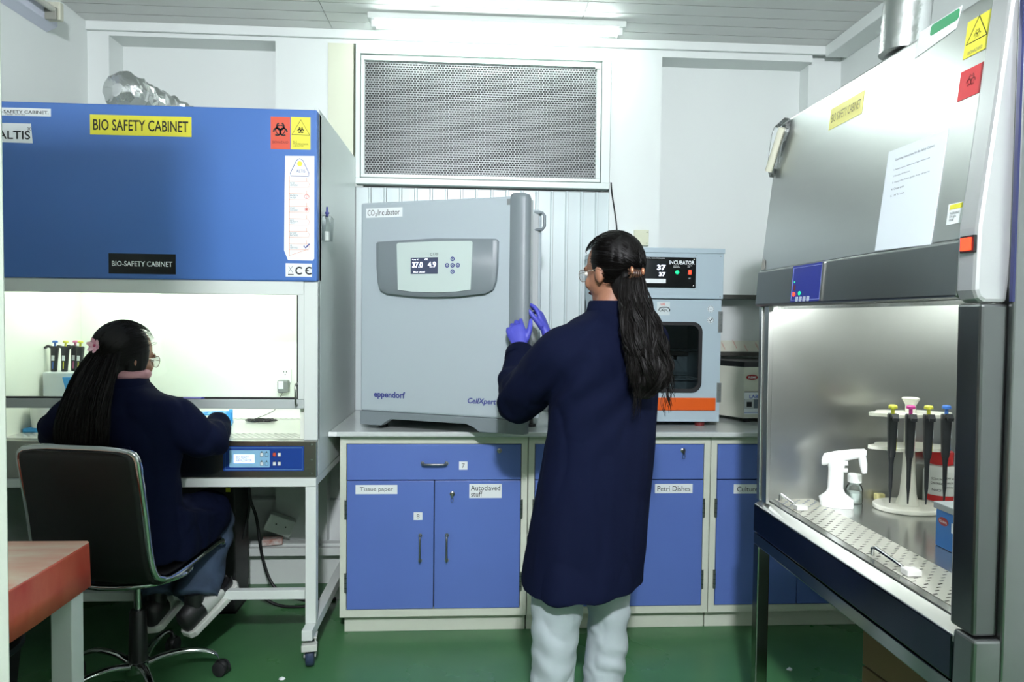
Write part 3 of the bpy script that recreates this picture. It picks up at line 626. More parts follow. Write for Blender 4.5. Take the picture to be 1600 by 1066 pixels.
# feature strip
LS = MB(FY(-0.678,yh,1.818)).poly([(-0.056,0.201),(0.056,0.203),(0.056,-0.195),(0.05,-0.203),(-0.045,-0.203),(-0.060,-0.165),(-0.058,0.07)]).build('feature_label', paper_m, hood)
q = MB(FY(-0.678,yh,1.818)); q.stroke([(0,0.192),(0.012,0.185),(0.036,0.135),(0.034,0.124),(-0.034,0.124),(-0.036,0.135),(-0.012,0.185)],0.0022,0.0008,0.0012,closed=True); q.build('arrow_outline', navytext_m, LS)
MB(FY(-0.678,yh,1.818)).disc(0,0.172,0.010,0.0008,0.0012,12).build('arrow_glow', yellow_m, LS)
text('ALTIS', FY(-0.674,yh,1.962), 0.034, 0.012, navytext_m, LS)
q = MB(FY(-0.678,yh,1.818)); e2 = mat('label_orange_line',(214,140,96),0.5)
for k in range(6):
    z = 0.118-0.0485*k
    q.stroke([(-0.040,z-0.014),(0.030,z-0.014),(0.038,z-0.024),(0.034,z-0.037),(-0.040,z-0.037)],0.0014,0.0008,0.0012,closed=True)
    q.stroke([(0.026,z),(0.026,z-0.014)],0.002,0.0008,0.0012)
q.stroke([(-0.040,0.124),(-0.040,-0.185)],0.002,0.0008,0.0012); q.stroke([(-0.040,-0.185),(0.030,-0.160)],0.0014,0.0008,0.0012); q.build('feature_outline', e2, LS)
for k, tt in enumerate(('FILTER\nAIR FLOW','ENERGY\nSAVER','SMART\nCOOLING','BEST\nQUALITY\nTECH','LOW\nNOISE','CE\nCERTIFIED')):
    text(tt, FY(-0.700,yh,1.818+0.118-0.0485*k-0.0255), 0.030, 0.015, mat('grey_ink',(96,100,104),0.5), LS)
q = MB(FY(-0.650,yh,1.66)); q.stroke([(-0.012,0.012),(-0.006,0.004),(0.010,0.020)],0.005,0.0008,0.0012); q.build('tick', navytext_m, LS)
q = MB(FY(-0.652,yh,1.814))
for k in range(4): a=k*PI/4; q.stroke([(-0.009*math.cos(a),-0.009*math.sin(a)),(0.009*math.cos(a),0.009*math.sin(a))],0.002,0.0008,0.0012)
q.build('snowflake', red_m, LS)
q = MB(FY(-0.652,yh,1.863)); q.arc(0,0,0.008,0,2*PI,0.0016,0.0008,0.0012); q.stroke([(0.002,0.005),(-0.002,0),(0.002,0),(-0.002,-0.005)],0.0014,0.0008,0.0012); q.build('energy_sign', red_m, LS)
CE = MB(FY(-0.681,yh,1.577)).rect(-0.051,0.050,-0.026,0.026).build('mark_label', paper_m, hood)
q = MB(FY(-0.681,yh,1.577)); q.arc(0.002,-0.002,0.013,0.7,2*PI-0.7,0.006,0.0008,0.0012); q.arc(0.040,-0.002,0.013,0.8,2*PI-0.8,0.006,0.0008,0.0012); q.stroke([(0.028,-0.002),(0.038,-0.002)],0.005,0.0008,0.0012)
q.stroke([(-0.042,-0.018),(-0.020,-0.018)],0.004,0.0008,0.0012); q.stroke([(-0.040,0.016),(-0.024,-0.010)],0.0014,0.0008,0.0012); q.stroke([(-0.024,0.016),(-0.040,-0.010)],0.0014,0.0008,0.0012); q.build('mark', ink_m, CE)
# socket inside the chamber, with an adapter plugged in
so = B('chamber_socket', plasticw_m, bs, -0.915,-0.870,iyb-0.012,iyb,1.075,1.142, bevel=0.003)
for (px_,pz_) in ((-0.905,1.128),(-0.892,1.128),(-0.898,1.115)): MB().cyl((px_,iyb-0.0125,pz_),(px_,iyb-0.011,pz_),0.003,n=8).build('socket_hole', ink_m, so)
ad = thing('power_adapter', 'small grey plug adapter in the socket inside the lit chamber', 'adapter', (-0.895,iyb-0.03,1.06))
B('adapter_body', mat('adapter_grey',(120,126,124),0.5), ad, -0.925,-0.875,iyb-0.052,iyb-0.013,1.030,1.090, bevel=0.006)
MB(FY(-0.908,iyb-0.0525,1.068)).rect(-0.012,0.012,-0.018,0.018).build('rating_label', paper_m, ad)
# stand
S = MB(); S.box(bx0,bx1-0.002,by0,by0+0.04,0.722,0.756); S.box(bx0,bx1-0.002,by1-0.05,by1-0.01,0.722,0.756)
S.box(bx1-0.042,bx1-0.003,by0+0.041,by1-0.05,0.722,0.7555); S.box(bx0+0.001,bx0+0.04,by0+0.041,by1-0.05,0.722,0.7555)
st_o = S.build('stand_top', white_m, bs, bevel=0.002)
for x in (bx0,bx1-0.044):
    for yy in (by0+0.001,by1-0.052): B('stand_leg', white_m, bs, x,x+0.042,yy,yy+0.040,0.172,0.7215, bevel=0.002)
B('stand_rail', white_m, bs, bx0+0.043,bx1-0.046,by0+0.004,by0+0.036,0.270,0.306, bevel=0.002)
B('stand_rail', white_m, bs, bx0+0.043,bx1-0.046,by1-0.085,by1-0.053,0.172,0.212, bevel=0.002)
for x in (bx0,bx1-0.044):
    B('stand_foot_rail', white_m, bs, x+0.0005,x+0.0415,by0-0.06,by1,0.130,0.1715, bevel=0.002)
def castor(x, y, ang):
    M2 = Matrix.Translation((x,y,0)) @ Matrix.Rotation(ang,4,'Z')
    m = MB(M2); m.box(-0.028,0.028,-0.028,0.028,0.122,0.130); m.box(-0.024,-0.018,-0.022,0.024,0.045,0.123); m.box(0.018,0.024,-0.022,0.024,0.045,0.123); m.box(-0.030,0.030,-0.055,-0.020,0.083,0.110)
    o = m.build('castor', mat('castor_white',(196,200,192),0.4), bs, bevel=0.003)
    m = MB(M2); m.lathe([(0.02,-0.016),(0.044,-0.016),(0.048,-0.008),(0.048,0.008),(0.044,0.016),(0.02,0.016)],(0,0.01,0.048),24,(1,0,0)); m.build('castor_wheel', bluewheel_m, o, smooth=40)
for x in (bx0+0.03,bx1-0.024):
    for yy in (by0+0.0,by1-0.06): castor(x, yy, 0.15)
# foil duct on the roof
du = MB(); du.tube(catmull([(-1.455,2.90,2.314),(-1.44,3.0,2.316),(-1.405,3.2,2.314),(-1.37,3.4,2.31),(-1.35,3.54,2.31)],8),[(0.02,0.05,0.07)[i] if i < 3 else 0.078+0.006*math.sin(i*2.2) for i in range(33)],32)
for i,v in enumerate(du.v): 
    d = noise.noise(v*24)*0.020+noise.noise(v*55)*0.014; du.v[i] = v+V(0,0,1)*d*0.8+V(1,0,0)*d*0.5
tag(du.build('foil_duct', foil_m), 'crinkled silver foil duct lying on the blue-fronted cabinet', 'duct')
# hanging clear sample bottle on the side wall
hb = thing('drain_bottle', 'small clear plastic holder with blue cap hung on the white cabinet side', 'bottle', (bx1+0.02,2.84,1.74))
q = MB(); q.loft([[(bx1+0.001,2.80,1.70),(bx1+0.032,2.80,1.70),(bx1+0.032,2.86,1.705),(bx1+0.001,2.86,1.705)],[(bx1+0.001,2.80,1.775),(bx1+0.034,2.80,1.775),(bx1+0.034,2.88,1.80),(bx1+0.001,2.88,1.80)],[(bx1+0.001,2.81,1.805),(bx1+0.022,2.81,1.805),(bx1+0.022,2.87,1.812),(bx1+0.001,2.87,1.812)]]); q.build('holder', plasticc_m, hb, bevel=0.002)
MB().cyl((bx1+0.017,2.825,1.705),(bx1+0.017,2.825,1.742),0.010,n=12).build('vial', plasticw_m, hb, smooth=40)
MB().lathe([(0.006,0),(0.006,0.012),(0.009,0.012),(0.009,0.018),(0.0045,0.020),(0.004,0.040),(0,0.041)],(bx1+0.016,2.83,1.802),12).build('cap', navytext_m, hb, smooth=40)

# ------------------------------------------------------------------ things inside the left chamber
def pipette(name, label, group, loc, tilt, knob, s=1.0, rot=0.0, lab=True, tip=True):
    """an upright pipette, origin at the shoulder of the handle; local z up, hook toward -x"""
    t = thing(name, label, 'pipette', loc, rot, group); t.rotation_euler = (tilt[0],tilt[1],rot)
    M2 = wmat(t) @ Matrix.Scale(s,4)
    m = MB(M2); m.loft([[(x*a,y*b,z) for x,y in rrect(-0.014,0.014,-0.011,0.011,0.006,3)] for z,a,b in ((-0.105,0.62,0.7),(-0.095,0.78,0.8),(-0.05,0.88,0.9),(-0.01,1.0,1.0),(0.006,1.08,1.05),(0.010,0.9,0.9))])
    m.loft([[(-0.010,-0.008,-0.002),(-0.010,0.008,-0.002),(-0.010,0.008,0.008),(-0.010,-0.008,0.008)],[(-0.028,-0.008,0.006),(-0.028,0.008,0.006),(-0.028,0.008,0.014),(-0.028,-0.008,0.014)],[(-0.040,-0.007,-0.004),(-0.040,0.007,-0.004),(-0.042,0.007,0.004),(-0.042,-0.007,0.004)]])
    h = m.build('handle', mat('pipette_black',(34,37,40),0.42), t, smooth=40)
    m = MB(M2); m.lathe([(0.0045,0.008),(0.0045,0.024),(0.011,0.025),(0.011,0.031),(0.008,0.034),(0,0.034)],(0,0,0),14); m.build('plunger', knob, t, smooth=40)
    if tip:
        m = MB(M2); m.lathe([(0.008,-0.100),(0.006,-0.125),(0.0048,-0.185),(0.0030,-0.205),(0.0018,-0.230)],(0,0,0),12); m.build('tip_cone', mat('pipette_black',(34,37,40)), t, smooth=40)
    if lab:
        m = MB(M2); m.box(-0.006,0.006,-0.0118,-0.0105,-0.052,-0.030); m.build('volume_label', paper_m, h)
        m = MB(M2); m.box(-0.002,0.002,-0.0110,-0.0095,-0.088,-0.056); m.build('side_stripe', knob, h)
    return t
kb_blue = mat('knob_blue',(60,110,190),0.35); kb_yel = mat('knob_yellow',(205,205,70),0.35); kb_mag = mat('knob_magenta',(190,60,140),0.35); kb_pink = mat('knob_pink',(205,110,150),0.35)
for (x,kb,nm_) in ((-1.806,kb_blue,'blue'),(-1.762,kb_yel,'yellow'),(-1.738,kb_pink,'pink'),(-1.700,kb_yel,'yellow')):
    lab = {'blue':'black pipette with blue button, leftmost in the lit white chamber','pink':'black pipette with pink button in the lit white chamber'}.get(nm_) or ('black pipette with yellow button between the blue and pink ones, lit chamber' if x < -1.72 else 'black pipette with yellow button, rightmost in the lit white chamber')
    pipette('pipette', lab, 'pipettes in the white chamber', (x,3.06+(0.03 if nm_=='pink' else 0),1.245), (0,0.05,0), kb, 1.0, 0.0, True, False)
rk = thing('pipette_rack', 'white stepped pipette rack in the lit white chamber', 'rack', (-1.76,3.05,WZ))
q = MB(); q.loft([[(-1.835,yy,WZ),(-1.70,yy,WZ),(-1.70,yy,1.06),(-1.665,yy,1.145),(-1.835,yy,1.145)] for yy in (3.02,3.13)]); q.build('rack_body', mat('rack_white',(216,222,222),0.4), rk, bevel=0.004)
B('rack_shelf', mat('rack_white',(216,222,222)), rk, -1.72,-1.60,3.03,3.12,1.13,1.148, bevel=0.003)
q = MB(); q.loft([[(-1.745,yy,1.125),(-1.712,yy,1.125),(-1.712,yy,1.055),(-1.728,yy,1.055)] for yy in (3.005,3.019)]); q.build('blue_tab', skyblue_m, rk)
tb_ = thing('blue_tray', 'flat sky-blue tray below the pipette rack', 'tray', (-1.75,2.93,WZ))
B('tray_base', skyblue_m, tb_, -1.845,-1.60,2.90,3.00,WZ+0.0005,WZ+0.018, bevel=0.004)
tw = thing('white_tub', 'round white tub standing on the sky-blue tray', 'tub', (-1.76,2.95,WZ+0.0185))
MB().lathe([(0.046,0),(0.050,0.05),(0.051,0.085),(0.046,0.085),(0.044,0.01)],(-1.785,2.95,WZ+0.019),24).build('tub_body', plasticw_m, tw, smooth=40)
def tube_rack(x, y, z, rz):
    t = thing('tube_rack', 'sky-blue test tube rack on the cabinet work surface', 'rack', (x,y,z), rz)
    M2 = wmat(t)
    m = MB(M2); holes(m,-0.12,0.12,-0.05,0.05,0.055,8,3,0.009,0.009,stagger=False); o = m.build('top_plate', skyblue_m, t); o.modifiers.new('s','SOLIDIFY').thickness = 0.004
    MB(M2).box(-0.125,0.125,-0.055,0.055,0.0008,0.010).build('base_plate', skyblue_m, t, bevel=0.002)
    for sx in (-0.115,0.115):
        for sy in (-0.045,0.045): MB(M2).box(sx-0.008,sx+0.008,sy-0.006,sy+0.006,0.009,0.062).build('leg', skyblue_m, t, bevel=0.002)
    return t
tube_rack(-1.20,3.10,WZ,0.25)
bkr = MB().lathe([(0.018,0),(0.020,0.045),(0.0185,0.045),(0.017,0.003)],(-1.345,3.02,WZ+0.001),20); tag(bkr.build('beaker', plasticc_m, smooth=40),'little clear beaker next to the sky-blue tube rack','beaker')
cc = MB(); pts = []
for k in range(60):
    a = k*0.9; r = 0.035+0.012*math.sin(k*1.7); pts.append((-0.975+r*1.6*math.cos(a), 3.20+r*0.7*math.sin(a), WZ+0.004+0.010*(0.5+0.5*math.sin(k*2.3))))
pts += [(-0.93,3.25,0.95),(-0.915,3.28,1.0),(-0.905,3.31,1.03)]
cc.tube(catmull(pts,3),0.0016,5); tag(cc.build('coiled_cable', black_m), 'thin black cable coiled on the white cabinet work surface', 'cable')
pen = thing('pen', 'slim lavender pen lying along the grey sash bar of the lit chamber', 'pen', (-1.09,by0+0.014,1.0672))
MB().cyl((-1.130,by0+0.0135,1.0714),(-1.060,by0+0.0135,1.0714),0.0040,n=10).build('pen_barrel', mat('pen_lavender',(150,150,215),0.35), pen, smooth=40)
MB().lathe([(0.0040,0),(0.0022,0.008),(0.0006,0.012)],(-1.060,by0+0.0135,1.0714),10,(1,0,0)).build('pen_tip', mat('pen_blue',(60,66,170),0.35), pen, smooth=40)

cu2 = MB().lathe([(0.010,0),(0.011,0.05),(0.009,0.052),(0.008,0.004)],(-0.705,2.90,WZ+0.001),16); tag(cu2.build('tube_cup', mat('pale_lilac',(200,205,225),0.4), smooth=40), 'small pale cup at the right end of the work surface', 'cup')
# ================================================================== RIGHT SAFETY CABINET (stainless steel)
XF, YN, YFr = 0.951, 1.245, 2.225          # front plane, near end, far end
sb = thing('steel_biosafety_cabinet', 'large stainless steel safety cabinet standing along the right wall', 'cabinet', (1.35,1.73,0))
XBk = 1.72
def P3(pts, y0, y1, name, m, parent, bevel=0.0, **k):      # x-z outline extruded along y
    return MB().loft([[(x,y0,z) for x,z in pts],[(x,y1,z) for x,z in pts]]).build(name, m, parent, bevel=bevel, **k)
# hood
hoodr = P3([(XF+0.002,1.562),(XF+0.054,2.045),(XF+0.084,2.06),(XBk,2.06),(XBk,1.565)], YN+0.03, YFr, 'hood', steel_m, sb, bevel=0.004)
band = P3([(XF-0.004,1.447),(XF-0.012,1.452),(XF-0.004,1.560),(XF+0.008,1.568),(XF+0.06,1.568),(XF+0.06,1.447)], YN+0.035, YFr+0.004, 'control_band', mat('band_steel',(140,143,142),0.32,1.0,var=0.06,vscale=2), sb, bevel=0.003)
# near-end cheek of the hood with the lamp switch
ck = P3([(XF-0.014,1.462),(XF-0.008,1.446),(XF+0.004,1.438),(XF+0.05,1.438),(XF+0.11,2.06),(XF+0.044,2.06),(XF-0.012,1.58)], YN-0.018, YN+0.036, 'hood_cheek', mat('cheek_grey',(186,188,188),0.35,0.6), sb, bevel=0.008)
# side panels (near and far) and back
B('side_panel', steel2_m, sb, XF+0.052, XBk+0.02, YN-0.032, YN+0.0, 0.60, 2.06, bevel=0.004)
MB().box(XF+0.047,XF+0.0515,YN-0.034,YN-0.026,1.44,2.055).build('blue_film_edge', mat('film_navy',(30,36,80),0.4), sb)
P3([(XF+0.004,0.802),(XF+0.052,0.802),(XF+0.052,1.437),(XF-0.002,1.437)], YN-0.020, YN+0.045, 'front_post', steeld_m, sb, bevel=0.006)
P3([(XF+0.006,0.80),(XF+0.03,0.80),(XF+0.03,1.447),(XF+0.0,1.447)], YFr-0.022, YFr+0.0, 'front_post', steel_m, sb, bevel=0.004)
P3([(XF+0.012,0.80),(XF+0.024,0.80),(XF+0.024,1.447),(XF+0.006,1.447)], YFr-0.062, YFr-0.030, 'sash_track', steel_m, sb, bevel=0.002)
P3([(XF+0.03,0.80),(XBk,0.80),(XBk,1.56),(XF+0.03,1.56)], YFr-0.012, YFr-0.002, 'far_side_panel', steel_m, sb)
P3([(XF+0.052,0.80),(XBk,0.80),(XBk,1.56),(XF+0.052,1.56)], YN+0.004, YN+0.014, 'chamber_side', steel_m, sb)
B('chamber_back', steel_m, sb, XBk-0.012, XBk, YN+0.015, YFr-0.013, 0.80, 1.56)
B('chamber_top', steel_m, sb, XF+0.065, XBk-0.013, YN+0.015, YFr-0.013, 1.552, 1.5615)
MB().cyl((1.22,YN+0.08,1.530),(1.22,YFr-0.08,1.530),0.013,n=12).build('chamber_tube', mat('chamber_tube_dim',(255,255,255),0.4,emit=30,ecol=(250,255,250)), sb, smooth=40)
# raised sash glass edge parked under the hood
B('sash_glass', glass_m, sb, XF+0.030,XF+0.035,YN+0.05,YFr-0.065,1.436,1.5)
# work surface
wz = 0.803
ws = MB()
ws.box(XF+0.035,XF+0.062,YN+0.015,YFr-0.013,wz-0.004,wz-0.001); ws.box(XF+0.195,XBk-0.013,YN+0.015,YFr-0.013,wz-0.004,wz); ws = ws.build('work_surface', mat('tray_steel',(190,192,188),0.2,0.9,var=0.05,vscale=3), sb)
hh = MB(Matrix(((0,1,0,0),(1,0,0,0),(0,0,1,0),(0,0,0,1)))); holes(hh, YN+0.015, YFr-0.013, XF+0.062, XF+0.195, wz, 26, 8, 0.0022, 0.0062, 0.0015); hh.build('slotted_strip', mat('tray_pale',(196,197,186),0.35,0.4), sb)
B('drain_pan', mat('pan_brown',(60,56,48),0.6), sb, XF+0.062,XF+0.195,YN+0.015,YFr-0.013,wz-0.04,wz-0.035)
sl = P3([(XF,0.785),(XF+0.034,0.801),(XF+0.034,0.770),(XF,0.770)], YN+0.025, YFr, 'front_sill', mat('sill_bright',(205,207,204),0.2,0.9), sb, bevel=0.002)
B('sill_groove', steeld_m, sl, XF+0.0345,XF+0.038,YN+0.03,YFr-0.03,0.800,0.8025)
B('lower_fascia', mat('fascia_dark',(64,70,84),0.22,1.0,var=0.05,vscale=2), sb, XF-0.002,XF+0.03,YN+0.028,YFr,0.693,0.7845, bevel=0.004)
P3([(XF-0.004,0.60),(XF+0.055,0.60),(XF+0.055,0.80),(XF-0.002,0.80)], YN-0.031, YN+0.026, 'fascia_end', steel2_m, sb, bevel=0.006)
B('base_pan', steel2_m, sb, XF+0.0305,XBk,YN+0.001,YFr-0.001,0.690,0.760)
# stand
leg_m = mat('stand_steel',(150,154,150),0.16,1.0)
for x in (XF+0.0,XBk-0.05):
    for yy in (YN+0.02,YFr-0.04): B('stand_leg', leg_m, sb, x,x+0.040,yy,yy+0.040,0.0,0.650, bevel=0.003)
B('stand_rail', leg_m, sb, XF,XF+0.040,YN+0.02,YFr,0.651,0.689, bevel=0.003)
B('stand_rail', leg_m, sb, XF+0.041,XBk-0.051,YFr-0.04,YFr,0.651,0.689, bevel=0.003)
B('stand_rail', leg_m, sb, XBk-0.05,XBk-0.01,YN+0.02,YFr-0.041,0.651,0.689, bevel=0.003)
# latch rods on the work surface
for (ya,yb) in ((2.19,2.10),(1.665,1.555)):
    m = MB(); m.tube([(XF+0.072,ya,wz+0.002),(XF+0.072,ya,wz+0.020),(XF+0.074,ya-0.01,wz+0.024),(XF+0.080,yb,wz+0.012)],0.005,8); o = m.build('latch_rod', chrome_m, sb, smooth=50)
    MB().box(XF+0.070,XF+0.105,yb-0.035,yb-0.005,wz+0.001,wz+0.016).build('latch_block', mat('block_light',(200,200,196),0.4), o, bevel=0.002)
# control panel in the band
tl_ = math.atan2(0.008,0.108)
def BF(y, z, off=0.0): return frame((XF-0.0115+0.0+(z-1.452)*0.074-off, y, z), (0,-1,0), (0.074,0,1))
cp = MB(BF(1.885,1.508)).poly(rrect(-0.088,0.088,-0.053,0.053,0.003),0,0.003).build('control_panel', mat('panel_royal_blue',(34,46,150),0.3), band)
MB(BF(1.885,1.508,0.003)).stroke([(-0.082,-0.047),(0.082,-0.047),(0.082,0.047),(-0.082,0.047)],0.0015,0,0.0008,closed=True).build('panel_outline', mat('outline_lilac',(150,160,220),0.4), cp)
MB(BF(1.797,1.508,0.0)).rect(-0.006,0.004,-0.053,0.053,0,0.0035).build('panel_edge', nickel_m, cp)
for yy,zz,mm_ in ((1.952,1.478,redled_m),(1.918,1.480,greenled_m)): MB(BF(yy,zz,0.003)).disc(0,0,0.006,0,0.002,12).build('indicator', mm_, cp)
MB(BF(1.952,1.497,0.003)).rect(-0.005,0.005,-0.008,0.008,0,0.001).build('red_key', mat('dark_red',(110,22,20)), cp)
MB(BF(1.955,1.514,0.003)).disc(0,0,0.0025,0,0.001,8).build('indicator', greenled_m, cp)
for k in range(4): MB(BF(1.932-0.022*k,1.463,0.003)).poly(rrect(-0.007,0.007,-0.007,0.007,0.002),0,0.001).build('key', mat('key_pale',(190,200,220),0.4), cp)
# rocker switch on the cheek
sw = MB(FXn(XF-0.012,1.247,1.549)).rect(-0.018,0.018,-0.016,0.016,0,0.006).build('rocker_switch', black_m, ck)
MB(FXn(XF-0.018,1.247,1.549)).rect(-0.012,0.012,-0.012,0.012,0,0.004).build('rocker', redled_m, sw)
# stickers on the hood: HF = frame on the leaning front
lean = (0.052,0,0.483)
def HF(y, z): return frame((XF+0.002+(z-1.562)*0.052/0.483, y, z), (0,-1,0), lean)
pa = MB(HF(1.475,1.69)).poly([(-0.102,-0.122),(0.098,-0.128),(0.105,0.112),(-0.098,0.112)],0.0005,0.0012).build('paper_notice', mat('notice_paper',(222,230,236),0.6), hoodr)
text('Operating instructions for Bio Safety Cabinet', HF(1.475,1.775), 0.135, 0.007, mat('grey_ink',(96,100,104)), pa, off=0.0013)
for k,(tt,ww) in enumerate((('1. Switch on the blower and light before use',0.125),('2. Wipe surface with 70% ethanol',0.06),('3. Keep the front grille free of items',0.13),('4. Close sash',0.045),('5. UV 15 min',0.05))):
    text(tt, HF(1.542,1.752-0.015*k), ww, 0.0045, mat('grey_ink',(96,100,104)), pa, off=0.0013, align='L')
o = MB(HF(1.80,1.965)).rect(-0.082,0.082,-0.030,0.030,0.0005,0.001).build('yellow_nameplate', mat('pale_yellow_label',(220,214,110),0.4), hoodr)
text('BIO SAFETY CABINET', HF(1.80,1.965), 0.145, 0.024, mat('faded_ink',(120,116,70),0.5), o, off=0.001)
o = MB(HF(1.302,1.617)).rect(-0.036,0.032,-0.020,0.022,0.0005,0.0012).build('caution_label', paper_m, hoodr)
MB(HF(1.315,1.632)).rect(-0.018,0.018,-0.005,0.005,0.0012,0.0016).build('caution_bar', yellow_m, o); MB(HF(1.283,1.617)).poly([(-0.012,-0.016),(0.012,-0.016),(0,0.018)],0.0012,0.0016).build('caution_triangle', mat('caution_amber',(225,180,40),0.5), o)
text('WARNING\nUV light\ninside', HF(1.316,1.613), 0.028, 0.018, mat('grey_ink',(96,100,104)), o, off=0.0016)
o = MB(HF(1.322,1.973)).rect(-0.033,0.033,-0.038,0.038,0.0005,0.0012).build('biohazard_label', yellow_m, hoodr)
q = MB(HF(1.322,1.983)); q.stroke([(-0.028,-0.020),(0.028,-0.020),(0,0.028)],0.003,0.0014,0.0018,closed=True); biohazard(MB(HF(1.322,1.977)),0,0,0.013); q.build('biohazard_sign', ink_m, o)
q = MB(HF(1.322,1.976)); biohazard(q,0,0,0.013); q.build('biohazard_sign', ink_m, o); text('BIOHAZARD', HF(1.322,1.943), 0.040, 0.007, mat('grey_ink',(96,100,104)), o, off=0.0014)
o = MB(HF(1.322,1.880)).rect(-0.033,0.033,-0.030,0.030,0.0005,0.0012).build('biohazard_label', mat('crimson_label',(196,52,58),0.5), hoodr)
q = MB(HF(1.322,1.884)); biohazard(q,0,0,0.018); q.build('biohazard_sign', mat('dark_crimson',(110,24,36),0.5), o)
o = MB(HF(1.43,2.045)).poly([(-0.09,-0.045),(0.04,-0.032),(0.05,0.012),(-0.085,0.012)],0.0005,0.0012).build('green_seal_label', paper_m, hoodr)
MB(HF(1.425,2.047)).poly(rrect(-0.05,0.04,-0.016,0.008,0.007),0.0012,0.0016).build('green_pill', mat('seal_green',(60,150,100),0.5), o)
# clear tube lamp casing stuck on the far top corner
lf = thing('clear_gauge_box', 'clear plastic gauge casing on the top far corner of the steel hood', 'gauge', (0.97,2.18,1.93))
F5 = HF(2.135,1.962) @ Matrix.Rotation(0.0,4,'Z')
m = MB(F5); m.poly([(-0.10,-0.055),(-0.07,-0.095),(0.005,0.035),(0.005,0.075),(-0.012,0.085),(-0.085,0.075),(-0.10,0.05)],0.002,0.020); m.build('casing', glass('casing_plastic',(0.96,0.97,0.965),0.9,0.08), lf, bevel=0.003)
m = MB(F5); m.tube([(-0.070,-0.075,0.024),(-0.005,0.05,0.024)],0.012,10); m.build('gauge_tube', mat('gauge_ivory',(196,196,178),0.25), lf, smooth=50)
m = MB(F5); m.poly([(-0.088,-0.03),(-0.02,0.06),(-0.08,0.06)],0.020,0.022); m.build('scale_card', paper_m, lf)
# duct stub on the hood roof
tag(MB().tube(catmull([(1.06,1.66,2.066),(1.07,1.66,2.2),(1.10,1.66,2.4),(1.3,1.66,2.55),(1.6,1.66,2.6),(1.97,1.66,2.6)],6),0.055,20).build('exhaust_duct', foil_m, smooth=40), 'silver exhaust duct rising from the steel hood', 'duct')
# film peeling at the far corner
MB(HF(2.17,1.592)).poly([(-0.045,-0.025),(-0.02,-0.025),(-0.022,0.002),(-0.042,0.012)],0.002,0.003).build('corner_clip', mat('clip_grey',(150,148,140),0.4), hoodr)

# ------------------------------------------------------------------ things in the steel cabinet
# pipette controller (gun) on its charging foot
pc = thing('pipette_controller', 'white trigger pipette controller standing on its foot in the steel cabinet', 'pipette controller', (1.178,2.12,wz))
M6 = Matrix.Translation((1.178,2.12,wz+0.0005)) @ Matrix.Rotation(-0.55,4,'Z')      # local x = muzzle direction
gw = mat('gun_white',(236,238,236),0.35)
m = MB(M6); m.loft([[(cx+a*math.cos(2*PI*k/20),b*math.sin(2*PI*k/20),z) for k in range(20)] for z,cx,a,b in ((0,0,0.050,0.032),(0.012,0,0.050,0.032),(0.026,-0.002,0.052,0.028),(0.045,-0.004,0.028,0.022),(0.06,-0.005,0.023,0.019),(0.12,-0.004,0.023,0.018),(0.145,-0.004,0.027,0.018),(0.155,-0.004,0.024,0.016))]); m.build('stand_and_grip', gw, pc, smooth=50)
m = MB(M6); m.loft([[(x,(0.017-0.002*i)*math.cos(2*PI*k/16),z+(h)*math.sin(2*PI*k/16)) for k in range(16)] for i,(x,z,h) in enumerate(((-0.046,0.142,0.012),(-0.040,0.148,0.020),(-0.01,0.158,0.020),(0.04,0.172,0.017),(0.075,0.180,0.014),(0.082,0.180,0.008)))]); m.build('barrel', gw, pc, smooth=50)
m = MB(M6); m.lathe([(0.011,0),(0.012,-0.03),(0.009,-0.055),(0.007,-0.062)],(0.068,0,0.178),14,(-0.15,0,1)); m.build('nose_cone', gw, pc, smooth=50)
for z in (0.118,0.140):
    m = MB(M6); m.cyl((0.010,0,z),(0.030,0,z+0.002),0.007,n=12); m.build('trigger', gw, pc, smooth=50)
# small glass bottle with white lid
gb = thing('lidded_bottle', 'small clear bottle with ridged white lid beside the pipette controller', 'bottle', (1.262,2.165,wz))
MB().lathe([(0.024,0),(0.026,0.004),(0.026,0.045),(0.022,0.056),(0.018,0.060),(0.018,0.068)],(1.262,2.165,wz+0.0006),22).build('bottle_body', plasticc_m, gb, smooth=50)
MB().lathe([(0.0235,0.001),(0.0235,0.034),(0.0,0.035)],(1.262,2.165,wz+0.001),22).build('powder', mat('powder_white',(215,225,218),0.7), gb, smooth=50)
q = MB(); q.loft([[(1.262+(r*(1+0.02*(k%2)))*math.cos(2*PI*k/40),2.165+(r*(1+0.02*(k%2)))*math.sin(2*PI*k/40),wz+z) for k in range(40)] for r,z in ((0.021,0.068),(0.021,0.092),(0.019,0.095))]); q.build('lid', plasticw_m, gb)
tag(MB().box(1.352,1.382,2.185,2.205,wz+0.0006,wz+0.022).build('sponge_block', mat('pale_yellow_block',(222,214,150),0.6), bevel=0.003), 'small pale yellow block behind the pipette carousel foot', 'block')
# carousel stand
cs = thing('pipette_carousel', 'white carousel stand holding four black pipettes in the steel cabinet', 'stand', (1.43,2.10,wz))
cw = mat('carousel_white',(226,226,214),0.35)
CXc, CYc = 1.392, 2.085
m = MB(Matrix.Translation((CXc,CYc,wz))); m.poly([(0.105*math.cos(2*PI*k/32)*1.0,0.085*math.sin(2*PI*k/32)) for k in range(32)],0.0006,0.016); m.build('foot', cw, cs, bevel=0.004)
MB().lathe([(0.034,0.014),(0.024,0.05),(0.019,0.12),(0.016,0.20),(0.015,0.335)],(CXc,CYc,wz),20).build('column', cw, cs, smooth=50)
for z, r in ((0.195,0.125),(0.300,0.125)):
    m = MB(Matrix.Translation((CXc,CYc,wz+z))); m.poly([((r+0.010*math.cos(6*2*PI*k/60))*math.cos(2*PI*k/60),(0.062+0.008*math.cos(6*2*PI*k/60))*math.sin(2*PI*k/60)) for k in range(60)],0,0.010); m.build('holder_ring', cw, cs)
